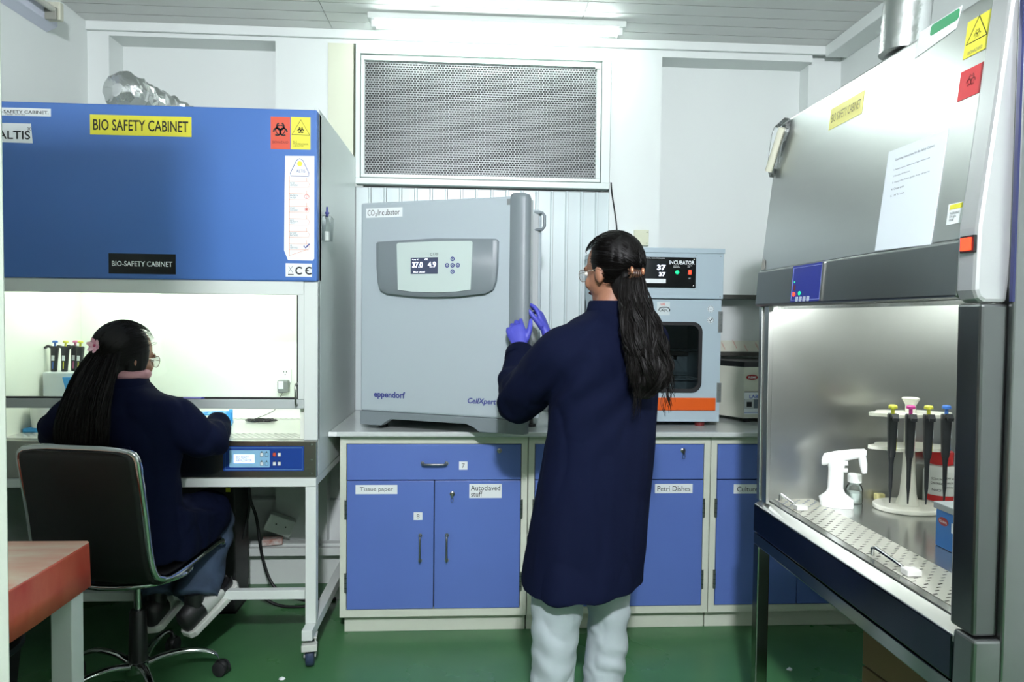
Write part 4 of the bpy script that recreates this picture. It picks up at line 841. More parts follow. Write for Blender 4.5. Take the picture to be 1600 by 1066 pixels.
MB().lathe([(0.015,0.334),(0.026,0.355),(0.022,0.358),(0.0,0.350)],(CXc,CYc,wz),20).build('finial', cw, cs, smooth=50)
for i,(x_,y_,kb,kn) in enumerate(((1.285,2.020,kb_yel,'yellow'),(1.335,2.010,kb_mag,'magenta'),(1.388,2.005,kb_yel,'yellow'),(1.450,2.012,kb_blue,'blue'))):
    lab = ('black pipette with yellow button, leftmost on the white carousel','black pipette with magenta button on the white carousel','black pipette with yellow button in the middle of the carousel','black pipette with blue button, rightmost on the white carousel')[i]
    pipette('pipette', lab, 'pipettes on the white carousel', (x_,y_-0.012,wz+0.305), (0.0,-0.02+0.012*i,0), kb, 1.15, 1.2, True)
# reagent bottles with red caps
def reagent(x, y, lab, s=1.0):
    t = thing('reagent_bottle', lab, 'bottle', (x,y,wz), group='red-capped reagent bottles')
    MB().lathe([(0.046*s,0),(0.049*s,0.004),(0.049*s,0.105*s),(0.042*s,0.122*s),(0.030*s,0.130*s),(0.030*s,0.138*s)],(x,y,wz+0.0006),28).build('bottle_body', plasticw_m, t, smooth=50)
    MB().lathe([(0.036*s,0.132*s),(0.037*s,0.170*s),(0.034*s,0.174*s),(0,0.174*s)],(x,y,wz),28).build('cap', redcap_m, t, smooth=50)
    l = MB(); l.loft([[(x+0.0496*s*math.cos(a),y+0.0496*s*math.sin(a),wz+z) for a in [PI*1.05+k*PI*0.95/16 for k in range(17)]] for z in (0.014*s,0.034*s)],False,False); l.build('red_label_band', redcap_m, t)
    for k,(a,z,ww,tt) in enumerate(((3.9,0.088,0.030,'SODIUM'),(3.9,0.074,0.034,'CHLORIDE'),(4.6,0.092,0.030,'500 g'),(4.6,0.078,0.026,'Batch'),(4.6,0.064,0.028,'Assay'),(3.9,0.052,0.026,'NaCl'))):
        nrm = V(math.cos(a),math.sin(a),0); text(tt, frame((x+0.0492*s*nrm.x,y+0.0492*s*nrm.y,wz+z*s), V(0,0,1).cross(nrm), (0,0,1)), ww*s, 0.007*s, ink_m, t, name='label_print')
    return t
reagent(1.548,2.155,'white reagent bottle with red cap and red band beside the carousel')
# blue box
bxx = thing('blue_supply_box', 'blue cardboard box with grey lid at the near end of the steel cabinet', 'box', (1.32,1.70,wz))
MB().box(1.245,1.42,1.56,1.745,wz+0.0006,wz+0.105).build('box_body', boxblue_m, bxx, bevel=0.002)
MB().box(1.240,1.425,1.555,1.750,wz+0.100,wz+0.118).build('lid', mat('box_grey_lid',(150,158,160),0.5), bxx, bevel=0.002)
F6 = FXn(1.245,1.65,wz+0.06)
e = MB(FXn(1.245,1.715,wz+0.072)).poly([(0.019*math.cos(2*PI*i/20),0.011*math.sin(2*PI*i/20)) for i in range(20)],0.0005,0.001).build('oval_badge', mat('badge_red',(150,26,30)), bxx); text('Riviera', FXn(1.245,1.715,wz+0.072), 0.028, 0.008, paper_m, e, off=0.001)
e = MB(FXn(1.245,1.650,wz+0.064)).rect(-0.034,0.034,-0.013,0.013,0.0005,0.001).build('name_label', paper_m, bxx); text('UV lamp', FXn(1.245,1.650,wz+0.064), 0.052, 0.014, mat('maroon_ink',(110,20,22)), e, off=0.001)
# carton and pale bin under the steel cabinet
ca = thing('carton', 'brown cardboard carton on the floor under the steel cabinet', 'box', (1.30,1.75,0))
MB(Matrix.Translation((1.34,1.86,0)) @ Matrix.Rotation(0.12,4,'Z')).box(-0.12,0.22,-0.15,0.15,0.35,0.58).build('carton_body', mat('kraft',(120,96,66),0.8), ca, bevel=0.003)
MB(Matrix.Translation((1.34,1.86,0)) @ Matrix.Rotation(0.12,4,'Z')).box(-0.12,0.22,-0.15,0.15,0.0,0.345).build('lower_carton', mat('kraft',(120,96,66)), ca, bevel=0.003)
pb = thing('pale_bin', 'pale grey-green bin on the floor beneath the steel cabinet', 'bin', (1.22,1.52,0))
MB().loft([[(1.22+x*s_,1.50+y_*s_,z) for x,y_ in rrect(-0.16,0.16,-0.10,0.10,0.03,4)] for z,s_ in ((0,0.85),(0.42,1.0))]).build('bin_body', mat('bin_pale',(150,165,150),0.5), pb, smooth=40)
MB().loft([[(1.22+x*s_,1.50+y_*s_,z) for x,y_ in rrect(-0.165,0.165,-0.105,0.105,0.03,4)] for z,s_ in ((0.415,1.0),(0.44,1.0))]).build('bin_rim', mat('bin_pale',(150,165,150)), pb, smooth=40)
# ================================================================== SWIVEL CHAIR
CHX, CHY, CHR = -1.235, 2.58, math.radians(-10)
chr_ = thing('swivel_chair', 'black leatherette swivel chair with chrome rim and five-star chrome base', 'chair', (CHX,CHY,0), CHR)
MC = wmat(chr_)
cl_ = catmull([(0.215,0.485),(0.19,0.505),(0.10,0.500),(-0.06,0.485),(-0.155,0.488),(-0.205,0.520),(-0.232,0.60),(-0.255,0.74),(-0.285,0.90),(-0.296,0.955)],5)
def shell_section(i, half, t, inset=0.0):
    p = cl_[i]; a = cl_[max(i-1,0)]; b = cl_[min(i+1,len(cl_)-1)]; tg = Vector((b.x-a.x,b.y-a.y)).normalized(); nn = Vector((tg.y,-tg.x))   # nn points to the sitter's front/up
    return p, nn
cl_ = [Vector((p[0],p[1])) for p in [(q.x,q.y) for q in [Vector((c[0],c[1],0)) for c in [(v.x,v.y) for v in catmull([(x,y,0) for x,y in [(0.215,0.485),(0.19,0.505),(0.10,0.500),(-0.06,0.485),(-0.155,0.488),(-0.205,0.520),(-0.232,0.60),(-0.255,0.74),(-0.285,0.90),(-0.296,0.955)]],5)]]]]
NL = len(cl_)
def hw(i):
    u = i/(NL-1); w = 0.205 if u > 0.5 else 0.212
    if u > 0.90: k = (u-0.90)/0.10; w -= 0.055*(1-math.sqrt(max(0,1-k*k)))
    if u < 0.08: k = (0.08-u)/0.08; w -= 0.05*(1-math.sqrt(max(0,1-k*k)))
    return w
rings = []
for i in range(NL):
    p, nn = shell_section(i,0,0); h = hw(i); t = 0.022
    rings.append([(x, p.x+nn.x*yy, p.y+nn.y*yy) for x,yy in [(-h,-t*0.5),(-h+0.012,-t),(h-0.012,-t),(h,-t*0.5),(h,t*0.5),(h-0.012,t),(-h+0.012,t),(-h,t*0.5)]])
MB(MC).loft(rings).build('seat_shell', leather_m, chr_, smooth=50)
# chrome rim
loop = [(-hw(i)-0.004, cl_[i].x, cl_[i].y) for i in range(NL)]
top = [(x*(hw(NL-1)), cl_[-1].x-0.004, cl_[-1].y+0.005) for x in (-0.6,-0.2,0.2,0.6)]
loop2 = loop + top + [(hw(i)+0.004, cl_[i].x, cl_[i].y) for i in range(NL-1,-1,-1)] + [(x*hw(0), cl_[0].x+0.004, cl_[0].y-0.003) for x in (0.6,0.2,-0.2,-0.6)]
MB(MC).tube(loop2, 0.0125, 8, closed=True).build('chrome_rim', chrome_m, chr_, smooth=60)
# back cover of the backrest with a piped edge
# seat pan, mechanism, gas lift
MB(MC).tube([(0.20*math.cos(a),-0.02+0.17*math.sin(a),0.455) for a in [2*PI*k/24 for k in range(24)]],0.011,8,closed=True).build('seat_frame', chrome_m, chr_, smooth=60)
MB(MC).box(-0.09,0.09,-0.11,0.10,0.425,0.468).build('mechanism', black_m, chr_, bevel=0.006)
MB(MC).cyl((0,0,0.29),(0,0,0.43),0.014,n=16).build('gas_lift', chrome_m, chr_, smooth=40)
MB(MC).lathe([(0.030,0.098),(0.034,0.10),(0.028,0.295),(0.024,0.30),(0.0,0.30)],(0,0,0),20).build('lift_cover', black_m, chr_, smooth=40)
MB(MC).lathe([(0.042,0.070),(0.045,0.078),(0.042,0.105),(0.03,0.112)],(0,0,0),20).build('hub', chrome_m, chr_, smooth=40)
for k in range(5):
    a = math.radians(17+72*k)-CHR
    d = V(math.cos(a),math.sin(a),0); s_ = V(-d.y,d.x,0)
    prof = [(0.03,0.092,0.019),(0.09,0.112,0.016),(0.16,0.118,0.014),(0.22,0.110,0.0125),(0.265,0.088,0.011),(0.280,0.062,0.010)]
    lp = catmull([(r,z,w_) for r,z,w_ in prof],4)
    rg = []
    for q in lp:
        rg.append([d*q.x+s_*(q.z*math.cos(2*PI*j/10))+V(0,0,q.y+0.75*q.z*math.sin(2*PI*j/10)) for j in range(10)])
    MB(MC).loft(rg).build('base_leg', chrome_m, chr_, smooth=50)
    c = d*0.285; b2 = s_ if k % 2 else (s_*0.8+d*0.6).normalized()
    m = MB(MC)
    for sg in (-1,1): m.lathe([(0.010,-0.009),(0.026,-0.009),(0.0285,-0.004),(0.0285,0.006),(0.022,0.010),(0.0,0.011)],c+b2*(0.013*sg)+V(0,0,0.0292),20,b2*sg)
    o = m.build('castor', rubber_m, chr_, smooth=40)
    MB(MC).lathe([(0.024,-0.014),(0.031,-0.004),(0.031,0.004),(0.024,0.014)],c+V(0,0,0.034),18,b2).build('castor_hood', black_m, o, smooth=40)

# ================================================================== RED-COVERED TABLE
tbl = thing('covered_table', 'white-legged table with red marbled plastic cover at the lower left', 'table', (-1.5,1.65,0))
red_cover = mat('red_marble_cover',(226,112,84),0.35,var=0.5,vscale=6,vstretch=(2,2,1),c2=(214,76,58))
lit_cover = mat('lit_red_cover',(250,220,198),0.3,var=0.5,vscale=5,vstretch=(1,4,2),c2=(240,170,146))  # red cover lightened on top, standing in for light and sheen there
tx1, ty1 = -1.118, 2.066
cvr = MB(); outl = [(XL+0.005,0.95),(tx1,0.95),(tx1,1.2),(tx1,1.5),(tx1,1.8),(tx1-0.004,ty1-0.012),(tx1-0.014,ty1-0.002),(-1.4,ty1),(-1.7,ty1),(XL+0.005,ty1)]
def off(p, k, z):
    x,y_ = p; w_ = 0.006*math.sin(y_*17)+0.004*math.sin(x*23)
    return (x+(0.006+w_ if p[0] > -1.2 else 0)*k, y_+(0.006 if p[1] > 2.0 else 0)*k, z+(0.008*math.sin(y_*9)*k))
cvr.loft([[(x,y_,0.724) for x,y_ in outl],[off(p,0.25,0.718) for p in outl],[off(p,0.7,0.655) for p in outl],[off(p,1.0,0.596) for p in outl]],False)
ctop = MB().poly([(x,y_) for x,y_ in outl],0.7245,0.7265); ctop.build('cover', lit_cover, tbl)
cv = cvr.build('cover_skirt', red_cover, tbl, smooth=50); cv.modifiers.new('s','SOLIDIFY').thickness = 0.002
B('tabletop', white_m, tbl, XL+0.01,tx1-0.008,0.96,ty1-0.01,0.69,0.720)
B('apron', white_m, tbl, tx1-0.05,tx1-0.012,0.98,ty1-0.02,0.585,0.689, bevel=0.002)
for x in (tx1-0.072,XL+0.03):
    for yy in (ty1-0.085,0.98): 
        B('leg', white_m, tbl, x,x+0.058,yy,yy+0.06,0.0,0.584, bevel=0.003)
tu = thing('black_tub', 'black round tub on the floor behind the red-covered table', 'tub', (-1.70,2.32,0))
MB().lathe([(0.14,0.0),(0.155,0.01),(0.18,0.26),(0.186,0.27),(0.178,0.272),(0.15,0.02),(0.0,0.015)],(-1.70,2.32,0.0005),28).build('tub_body', rubber_m, tu, smooth=40)
MB().lathe([(0.186,0.262),(0.192,0.268),(0.192,0.278),(0.184,0.282)],(-1.70,2.32,0.0),28,caps=False).build('tub_rim', mat('tub_rim_dark',(36,48,50),0.5), tu, smooth=40)
# crumbs of paper on the floor
for (x,y_) in ((-1.61,2.30),(-0.72,2.62),(1.28,2.62)):
    m = MB().lathe([(0.003,0),(0.012,0.003),(0.009,0.008),(0.0,0.010)],(x,y_,0.0003),7)
    for i,v in enumerate(m.v): m.v[i] = v+V(noise.noise(v*90)*0.006,noise.noise(v*80+V(3,1,0))*0.006,0)
    tag(m.build('paper_scrap', paper_m), {-1.61:'white paper scrap on the floor by the black tub',-0.72:'white paper scrap on the green floor near the stand castor',1.28:'white paper scrap on the floor below the steel cabinet'}[x], 'scrap')
# ------------------------------------------------------------------ under the left stand
sh_ = thing('ledge_board', 'white ledge board along the wall behind the white stand', 'board', (-1.1,3.55,0))
B('ledge', white_m, sh_, -1.80,-0.66,3.54,3.594,0.19,0.222, bevel=0.003)
B('ledge_support', white_m, sh_, -1.80,-0.66,3.575,3.594,0.0,0.189)
ub = thing('black_power_unit', 'black upright power unit on the floor under the white stand', 'power unit', (-1.2,3.3,0))
B('case', mat('unit_black',(30,31,33),0.5), ub, -1.36,-1.10,3.22,3.42,0.004,0.62, bevel=0.006)
B('base_plate', black_m, ub, -1.365,-1.095,3.215,3.425,0.0005,0.0035)
B('yellow_tag', yellow_m, ub, -1.14,-1.120,3.218,3.22,0.575,0.595)
wsx = thing('white_junction_box', 'tilted white cable junction box under the white stand', 'junction box', (-1.0,3.54,0.27))
M8 = Matrix.Translation((-0.985,3.545,0.325)) @ Matrix.Rotation(0.45,4,'Y') @ Matrix.Rotation(0.3,4,'Z')
MB(M8).box(-0.07,0.07,-0.03,0.02,-0.045,0.045).build('box_shell', plasticw_m, wsx, bevel=0.006)
for dx in (-0.02,0.03): MB(M8).cyl((dx,-0.031,0.005),(dx,-0.029,0.005),0.004,n=8).build('box_hole', ink_m, wsx)
rb = thing('printed_carton', 'small printed red and white carton beneath the junction box', 'box', (-1.0,3.5,0.2225))
MB(Matrix.Translation((-1.02,3.545,0.2225)) @ Matrix.Rotation(0.2,4,'Z')).box(-0.05,0.05,-0.03,0.03,0,0.030).build('carton_shell', mat('carton_print',(170,120,104),0.6,var=0.6,vscale=40,c2=(210,206,200)), rb, bevel=0.002)
for i,(lab,pts) in enumerate((('black cable hanging down behind the white stand, left of the pair',[(-1.09,3.40,0.75),(-1.09,3.39,0.62),(-1.08,3.38,0.5),(-1.05,3.38,0.40),(-1.02,3.38,0.2),(-0.95,3.36,0.06),(-0.80,3.34,0.008),(-0.66,3.36,0.008)]),
    ('black cable hanging down behind the white stand, right of the pair',[(-0.98,3.41,0.75),(-0.98,3.40,0.63),(-0.965,3.41,0.56)]),
    ('black cable looped beside the power unit under the stand',[(-1.075,3.30,0.70),(-1.06,3.28,0.58),(-1.05,3.27,0.50),(-1.06,3.26,0.42),(-1.075,3.26,0.34)]),
    ('black cable sagging over the floor under the white stand',[(-1.02,3.30,0.06),(-0.92,3.28,0.012),(-0.80,3.27,0.008),(-0.70,3.29,0.03),(-0.64,3.32,0.10)]))):
    tag(MB().tube(catmull(pts,6),0.0075,8).build('cable', black_m, smooth=60), lab, 'cable')
# ================================================================== PEOPLE
skin_m  = mat('skin', (150,104,80), 0.5, var=0.06, vscale=30)
coat_m  = mat('navy_cotton', (12,18,42), 0.85, var=0.12, vscale=3, bump=0.10, bscale=420, sheen=0.0, spec=0.08)
trouser_m = mat('white_trousers', (164,174,178), 0.75, bump=0.08, bscale=300)
jeans_m = mat('blue_denim', (54,72,94), 0.85, var=0.35, vscale=9, bump=0.2, bscale=380, c2=(38,50,68))
hair_m  = mat('black_hair', (14,12,12), 0.55, spec=0.25)
strand_m = mat('hair_strand', (14,12,11), 0.5, spec=0.18)
glove_m = mat('violet_glove', (74,78,184), 0.45, bump=0.06, bscale=120)
wire_m  = mat('spectacle_wire', (186,176,160), 0.25, 0.8)
def ellip(c, ax, ay, az, n=20, m=12):
    """closed ellipsoid as loft rings; ax, ay, az are half-axis vectors"""
    rg = []
    for i in range(m+1):
        t = -PI/2+PI*i/m; cz = math.sin(t); cr2 = max(math.cos(t),0.02)
        rg.append([Vector(c)+Vector(az)*cz+cr2*(Vector(ax)*math.cos(2*PI*j/n)+Vector(ay)*math.sin(2*PI*j/n)) for j in range(n)])
    return rg
def limb(mb, pts, n=16, flat=1.0, res=4):
    """pts: (x,y,z,r)"""
    P = catmull4(pts, res); mb.tube([p[:3] for p in P], [p[3] for p in P], n); return mb
def catmull4(pts, n):
    out = []
    for i in range(len(pts)-1):
        a = pts[max(i-1,0)]; b = pts[i]; c = pts[i+1]; d = pts[min(i+2,len(pts)-1)]
        for k in range(n):
            t = k/n; out.append(tuple(0.5*((2*b[q])+(c[q]-a[q])*t+(2*a[q]-5*b[q]+4*c[q]-d[q])*t*t+(3*b[q]-a[q]-3*c[q]+d[q])*t**3) for q in range(4)))
    out.append(tuple(pts[-1])); return out
def rings(mb, rows, r, f, n=28, e=2.3):
    """torso rings: rows of (cx, cy, z, half width, half depth)"""
    rg = []
    for cx, cy, z, a, b in rows:
        ring = []
        for j in range(n):
            t = 2*PI*j/n; c, s_ = math.cos(t), math.sin(t)
            x = math.copysign(abs(c)**(2/e), c)*a; y_ = math.copysign(abs(s_)**(2/e), s_)*b
            ring.append(V(cx,cy,z)+r*x+f*y_)
        rg.append(ring)
    return mb.loft(rg)
def blob(name, mb, m, parent, voxel=0.008, smooth=3, disp=None, label=None):
    """union of closed shapes as one continuous surface"""
    tmp = MB(); tmp.v = mb.v; tmp.f = mb.f; o = tmp.build('tmp', m)
    md = o.modifiers.new('r','REMESH'); md.mode = 'VOXEL'; md.voxel_size = voxel
    dg = bpy.context.evaluated_depsgraph_get(); dg.update()
    me = bpy.data.meshes.new_from_object(o.evaluated_get(dg)); bpy.data.objects.remove(o)
    bm = bmesh.new(); bm.from_mesh(me)
    for _ in range(smooth): bmesh.ops.smooth_vert(bm, verts=bm.verts, factor=0.5, use_axis_x=True, use_axis_y=True, use_axis_z=True)
    bm.normal_update()
    if disp:
        d = [(v, v.normal*disp(v.co, v.normal)) for v in bm.verts]
        for v, q in d: v.co += q
    inv = wmat(parent).inverted()
    for v in bm.verts: v.co = inv @ v.co
    bm.to_mesh(me); bm.free(); me.name = name; me.materials.clear(); me.materials.append(m)
    for p in me.polygons: p.use_smooth = True; p.material_index = 0
    ob = bpy.data.objects.new(name, me); COL.objects.link(ob); ob.parent = parent
    if label: ob['label'] = label
    return ob
def add_head(mb, c, f, r, neck, s=1.0):
    """skull, jaw, nose, lips, ears, neck; c = centre of skull, f = facing, r = own right"""
    u = r.cross(f).normalized()
    P = lambda a, b, h: c + r*(a*s) + f*(b*s) + u*(h*s)
    mb.loft(ellip(P(0,-0.008,0.018), r*0.074*s, f*0.094*s, u*0.092*s))            # skull
    mb.loft(ellip(P(0,0.022,-0.030), r*0.062*s, f*0.068*s, u*0.082*s))            # face
    mb.loft(ellip(P(0,0.042,-0.086), r*0.040*s, f*0.040*s, u*0.030*s))            # chin
    mb.loft(ellip(P(0,0.093,-0.026), r*0.013*s, f*0.018*s, u*0.026*s, 12, 8))     # nose
    mb.loft(ellip(P(0,0.084,-0.006), r*0.009*s, f*0.014*s, u*0.030*s, 12, 8))
    mb.loft(ellip(P(0,0.078,-0.066), r*0.024*s, f*0.012*s, u*0.010*s, 12, 8))     # lips
    for k in (-1,1):
        mb.loft(ellip(P(0.074*k,-0.006,-0.022), r*0.011*s, f*0.018*s, u*0.031*s, 12, 8))   # ears
        mb.loft(ellip(P(0.034*k,0.066,-0.038), r*0.024*s, f*0.018*s, u*0.022*s, 12, 8))    # cheeks
        mb.loft(ellip(P(0.030*k,0.078,0.012), r*0.024*s, f*0.010*s, u*0.008*s, 12, 8))     # brow
    n0 = Vector(neck); n1 = P(0,-0.012,-0.055)
    mb.tube([n0, n0.lerp(n1,0.5), n1], [0.058*s,0.050*s,0.052*s], 18)
    return P, u
def face_parts(parent, P, r, f, u, s=1.0):
    for k in (-1,1):
        e = MB(); e.loft(ellip(P(0.031*k,0.078,-0.004), r*0.014*s, f*0.008*s, u*0.009*s, 14, 8)); eo = e.build('eye', mat('eye_white',(220,216,208),0.25), parent, smooth=60)
        e = MB(); e.loft(ellip(P(0.031*k,0.0835,-0.004), r*0.006*s, f*0.0035*s, u*0.006*s, 12, 6)); e.build('iris', mat('iris_brown',(40,24,16),0.2), eo, smooth=60)
        b = MB(); b.tube([P(0.014*k,0.087,0.012),P(0.030*k,0.086,0.018),P(0.048*k,0.074,0.012)],[0.003*s,0.0035*s,0.002*s],6); b.build('eyebrow', hair_m, parent)
    m = MB(); m.loft(ellip(P(0,0.088,-0.066), r*0.021*s, f*0.005*s, u*0.007*s, 14, 8)); m.build('lips', mat('lip',(150,84,74),0.4), parent, smooth=60)
def glasses(parent, P, s=1.0):
    m = MB()
    for k in (-1,1):
        m.tube([P(0.033*k+0.024*math.cos(t),0.100-0.006*abs(math.cos(t)),-0.008+0.020*math.sin(t)) for t in [2*PI*q/20 for q in range(20)]],0.0011*s,6,closed=True)
        m.tube([P(0.056*k,0.095,-0.004),P(0.070*k,0.06,-0.004),P(0.078*k,0.0,-0.004),P(0.078*k,-0.018,-0.016)],0.0012*s,6)
    m.tube([P(-0.010,0.100,-0.004),P(0,0.106,-0.001),P(0.010,0.100,-0.004)],0.0011*s,6)
    g = m.build('spectacles', wire_m, parent, smooth=60)
    for k in (-1,1):
        l = MB(); l.loft([[P(0.033*k+0.023*math.cos(t),y_-0.006*abs(math.cos(t)),-0.008+0.019*math.sin(t)) for t in [2*PI*q/20 for q in range(20)]] for y_ in (0.0995,0.1005)]); l.build('lens', lens_m, g)
    return g
def hand(name, wrist, d, n, left, curls, m, parent, s=1.0, spread=0.0, thumb=(0.55,0.65,0.30), cuff=0.0, lens=(0.064,0.072,0.067,0.052)):
    """palm, four fingers of unequal length with three bends each, thumb from the side of the palm"""
    d = Vector(d).normalized(); n = Vector(n); n = (n-d*n.dot(d)).normalized(); sd = n.cross(d) if left else d.cross(n)
    W0 = Vector(wrist); mb = MB()
    def rg(c, a, b, k=16): return [c+sd*(a*math.cos(2*PI*j/k))+n*(b*math.sin(2*PI*j/k)) for j in range(k)]
    mb.loft([rg(W0-d*(0.03+cuff), 0.030*s, 0.024*s), rg(W0, 0.028*s, 0.021*s), rg(W0+d*0.022*s, 0.034*s,0.019*s), rg(W0+d*0.055*s, 0.041*s,0.017*s), rg(W0+d*0.084*s, 0.041*s,0.014*s), rg(W0+d*0.094*s, 0.036*s,0.010*s)])
    mb.loft(ellip(W0+d*0.035*s+sd*0.022*s+n*0.010*s, sd*0.018*s, n*0.014*s, d*0.030*s, 12, 8))
    for i,(o,L) in enumerate(zip((0.031,0.0105,-0.0105,-0.030), lens)):
        p = W0 + d*(0.082-0.004*abs(i-1.2))*s + sd*o*s; dirv = (d + sd*(spread*(1.5-i)*0.33)).normalized(); pts = [tuple(p-dirv*0.012*s)+(0.0098*s,), tuple(p)+(0.0098*s,)]
        c = curls[i] if isinstance(curls[0], (list,tuple)) else curls
        ax = dirv.cross(n).normalized()
        for k,(fr,cu_) in enumerate(zip((0.46,0.31,0.23), c)):
            dirv = Quaternion(ax, math.radians(cu_)) @ dirv; p = p + dirv*L*fr*s; pts.append(tuple(p)+((0.0092,0.0084,0.0066)[k]*s,))
        P2 = catmull4(pts, 3); mb.tube([q[:3] for q in P2], [q[3] for q in P2], 10)
        mb.loft(ellip(p, sd*0.0066*s, n*0.0066*s, dirv*0.0075*s, 10, 6))
    p = W0 + d*0.022*s + sd*0.026*s + n*0.006*s; t0 = (d*thumb[0]+sd*thumb[1]+n*thumb[2]).normalized()
    pts = [tuple(p)+(0.014*s,)]; p = p+t0*0.034*s; pts.append(tuple(p)+(0.0118*s,)); t1 = (t0+d*0.45+n*0.10).normalized(); p = p+t1*0.028*s; pts.append(tuple(p)+(0.0104*s,)); t2 = (t1+d*0.35).normalized(); p = p+t2*0.022*s; pts.append(tuple(p)+(0.0082*s,))
    P2 = catmull4(pts, 3); mb.tube([q[:3] for q in P2], [q[3] for q in P2], 10); mb.loft(ellip(p, sd*0.008*s, n*0.008*s, t2*0.009*s, 10, 6))
    return blob(name, mb, m, parent, 0.0026, 2)
def folds(v, amp, sc=(7,7,2), seed=0.0):
    q = V(v.x*sc[0]+seed, v.y*sc[1], v.z*sc[2]); return amp*(noise.noise(q)+0.5*noise.noise(q*2.1+V(5,3,1)))
def crease(v, amp, sc=(6,6,3)):
    q = V(v.x*sc[0]+0.6*v.z, v.y*sc[1], v.z*sc[2]); k = abs(noise.noise(q)); k2 = abs(noise.noise(q*2.3+V(7,1,4)))
    return -amp*(max(0,1-k*3.2)**2*0.7+max(0,1-k2*3)**2*0.2)
def strands(name, curves, r, m, parent, n=4):
    mb = MB()
    for c in curves:
        k = len(c); mb.tube(c, [r*(0.55+0.45*min(1,4*i/k))*(1.0 if i < k*0.7 else max(0.15,1-(i-k*0.7)/(k*0.3))) for i in range(k)], n)
    return mb.build(name, m, parent, smooth=80, kind='stuff')

# ------------------------------------------------------------------ the standing woman
sw_ = thing('person', 'standing person in a long navy coat and violet gloves opening the large incubator', 'person', (0.37,2.18,0))
phi = math.radians(30); F1 = V(-math.sin(phi),math.cos(phi),0); R1 = V(math.cos(phi),math.sin(phi),0)
ph = math.radians(40); Fh = V(-math.sin(ph)*0.99,math.cos(ph)*0.99,-0.12).normalized(); Rh = V(math.cos(ph),math.sin(ph),0)
Hc = V(0.452,2.215,1.562)
Lsh, Lel, Lwr = V(0.295,2.115,1.340), V(0.172,2.35,1.125), V(0.186,2.615,1.272)
Rsh, Rel, Rwr = V(0.595,2.285,1.340), V(0.45,2.58,1.16), V(0.312,2.745,1.330)
body = MB(); P_, u_ = add_head(body, Hc, Fh, Rh, (0.437,2.195,1.40))
rings(body, [(0.385,2.19,0.80,0.16,0.11),(0.40,2.2,0.95,0.14,0.10),(0.42,2.2,1.1,0.145,0.10),(0.43,2.2,1.28,0.165,0.10),(0.435,2.2,1.37,0.14,0.075),(0.437,2.198,1.42,0.06,0.055)], R1, F1)
for a,b,c in ((Lsh,Lel,Lwr),(Rsh,Rel,Rwr)): limb(body, [tuple(a)+(0.045,),tuple(a.lerp(b,0.5))+(0.042,),tuple(b)+(0.036,),tuple(b.lerp(c,0.5))+(0.032,),tuple(c)+(0.024,)])
LL = ((0.275,2.157),(0.460,2.25))
for i,(x,y_) in enumerate(LL): limb(body, [(x+0.03-0.02*i,y_,0.84,0.085),(x+0.01,y_,0.62,0.070),(x,y_,0.46,0.050),(x,y_-0.01,0.30,0.048),(x+0.0,y_,0.10,0.033),(x,y_+0.01,0.05,0.033)])
bo_ = blob('body', body, skin_m, sw_, 0.006, 2)
face_parts(bo_, P_, Rh, Fh, u_); glasses(sw_, P_)
# coat
ct_ = MB()
rings(ct_, [(0.366,2.185,0.532,0.212,0.165),(0.368,2.187,0.56,0.212,0.165),(0.382,2.192,0.65,0.209,0.158),(0.40,2.197,0.80,0.205,0.150),(0.418,2.200,0.95,0.198,0.143),(0.428,2.20,1.08,0.193,0.138),(0.434,2.20,1.20,0.192,0.135),(0.437,2.20,1.29,0.194,0.128),(0.437,2.20,1.345,0.182,0.112),(0.437,2.198,1.392,0.138,0.090),(0.438,2.196,1.420,0.076,0.070),(0.440,2.196,1.440,0.060,0.060)], R1, F1)
limb(ct_, [(0.345,2.14,1.325,0.072),(0.280,2.15,1.290,0.082),(0.228,2.22,1.220,0.083),(0.183,2.32,1.148,0.084),(0.166,2.39,1.118,0.084),(0.164,2.46,1.150,0.074),(0.173,2.535,1.205,0.064),(0.184,2.60,1.262,0.055)], 20)
limb(ct_, [(0.545,2.26,1.340,0.080),(0.590,2.30,1.31,0.086),(0.54,2.42,1.23,0.080),(0.46,2.56,1.165,0.076),(0.39,2.66,1.24,0.064),(0.322,2.735,1.318,0.050)], 20)
def coat_disp(v, n):
    d = folds(v, 0.007, (9,9,2.2)) * min(1, max(0.15,(1.25-v.z)*1.6)) + crease(v, 0.007)*min(1,max(0.3,(1.42-v.z)*3))
    ea = (v-V(0.175,2.36,1.14)).length
    if ea < 0.24: k = 1-ea/0.24; d += k*(0.015*math.sin(38*(v.z*0.8+v.y*0.55+v.x*0.4)+3*noise.noise(v*9))+0.006*noise.noise(v*24))
    sa = (v-V(0.33,2.12,1.26)).length
    if sa < 0.16: d += (1-sa/0.16)*0.003*math.sin(46*(v.x+v.z)+2*noise.noise(v*8))
    ar = (v-V(0.33,2.10,1.18)).length
    if ar < 0.22: d += (1-ar/0.22)*0.009*math.sin(60*(v.z*0.8-v.x*0.9)+2.5*noise.noise(v*7))
    d += 0.004*noise.noise(V(v.x*16,v.y*6,v.z*3+4))
    if v.z < 0.8: d += 0.008*math.sin(v.x*34+2.0*noise.noise(V(v.x*3,v.y*3,v.z*1.5)))*(0.8-v.z)/0.27
    return d
co_ = blob('coat', ct_, coat_m, sw_, 0.0075, 4, coat_disp)
ck_ = MB(); ck_.loft([[V(0.440,2.195,z)+R1*(a*math.cos(2*PI*j/28))+F1*(a*math.sin(2*PI*j/28)) for j in range(28)] for z,a in ((1.405,0.080),(1.430,0.072),(1.452,0.066),(1.458,0.063),(1.452,0.060),(1.42,0.060))], False); ck_.build('collar', coat_m, co_, smooth=60)
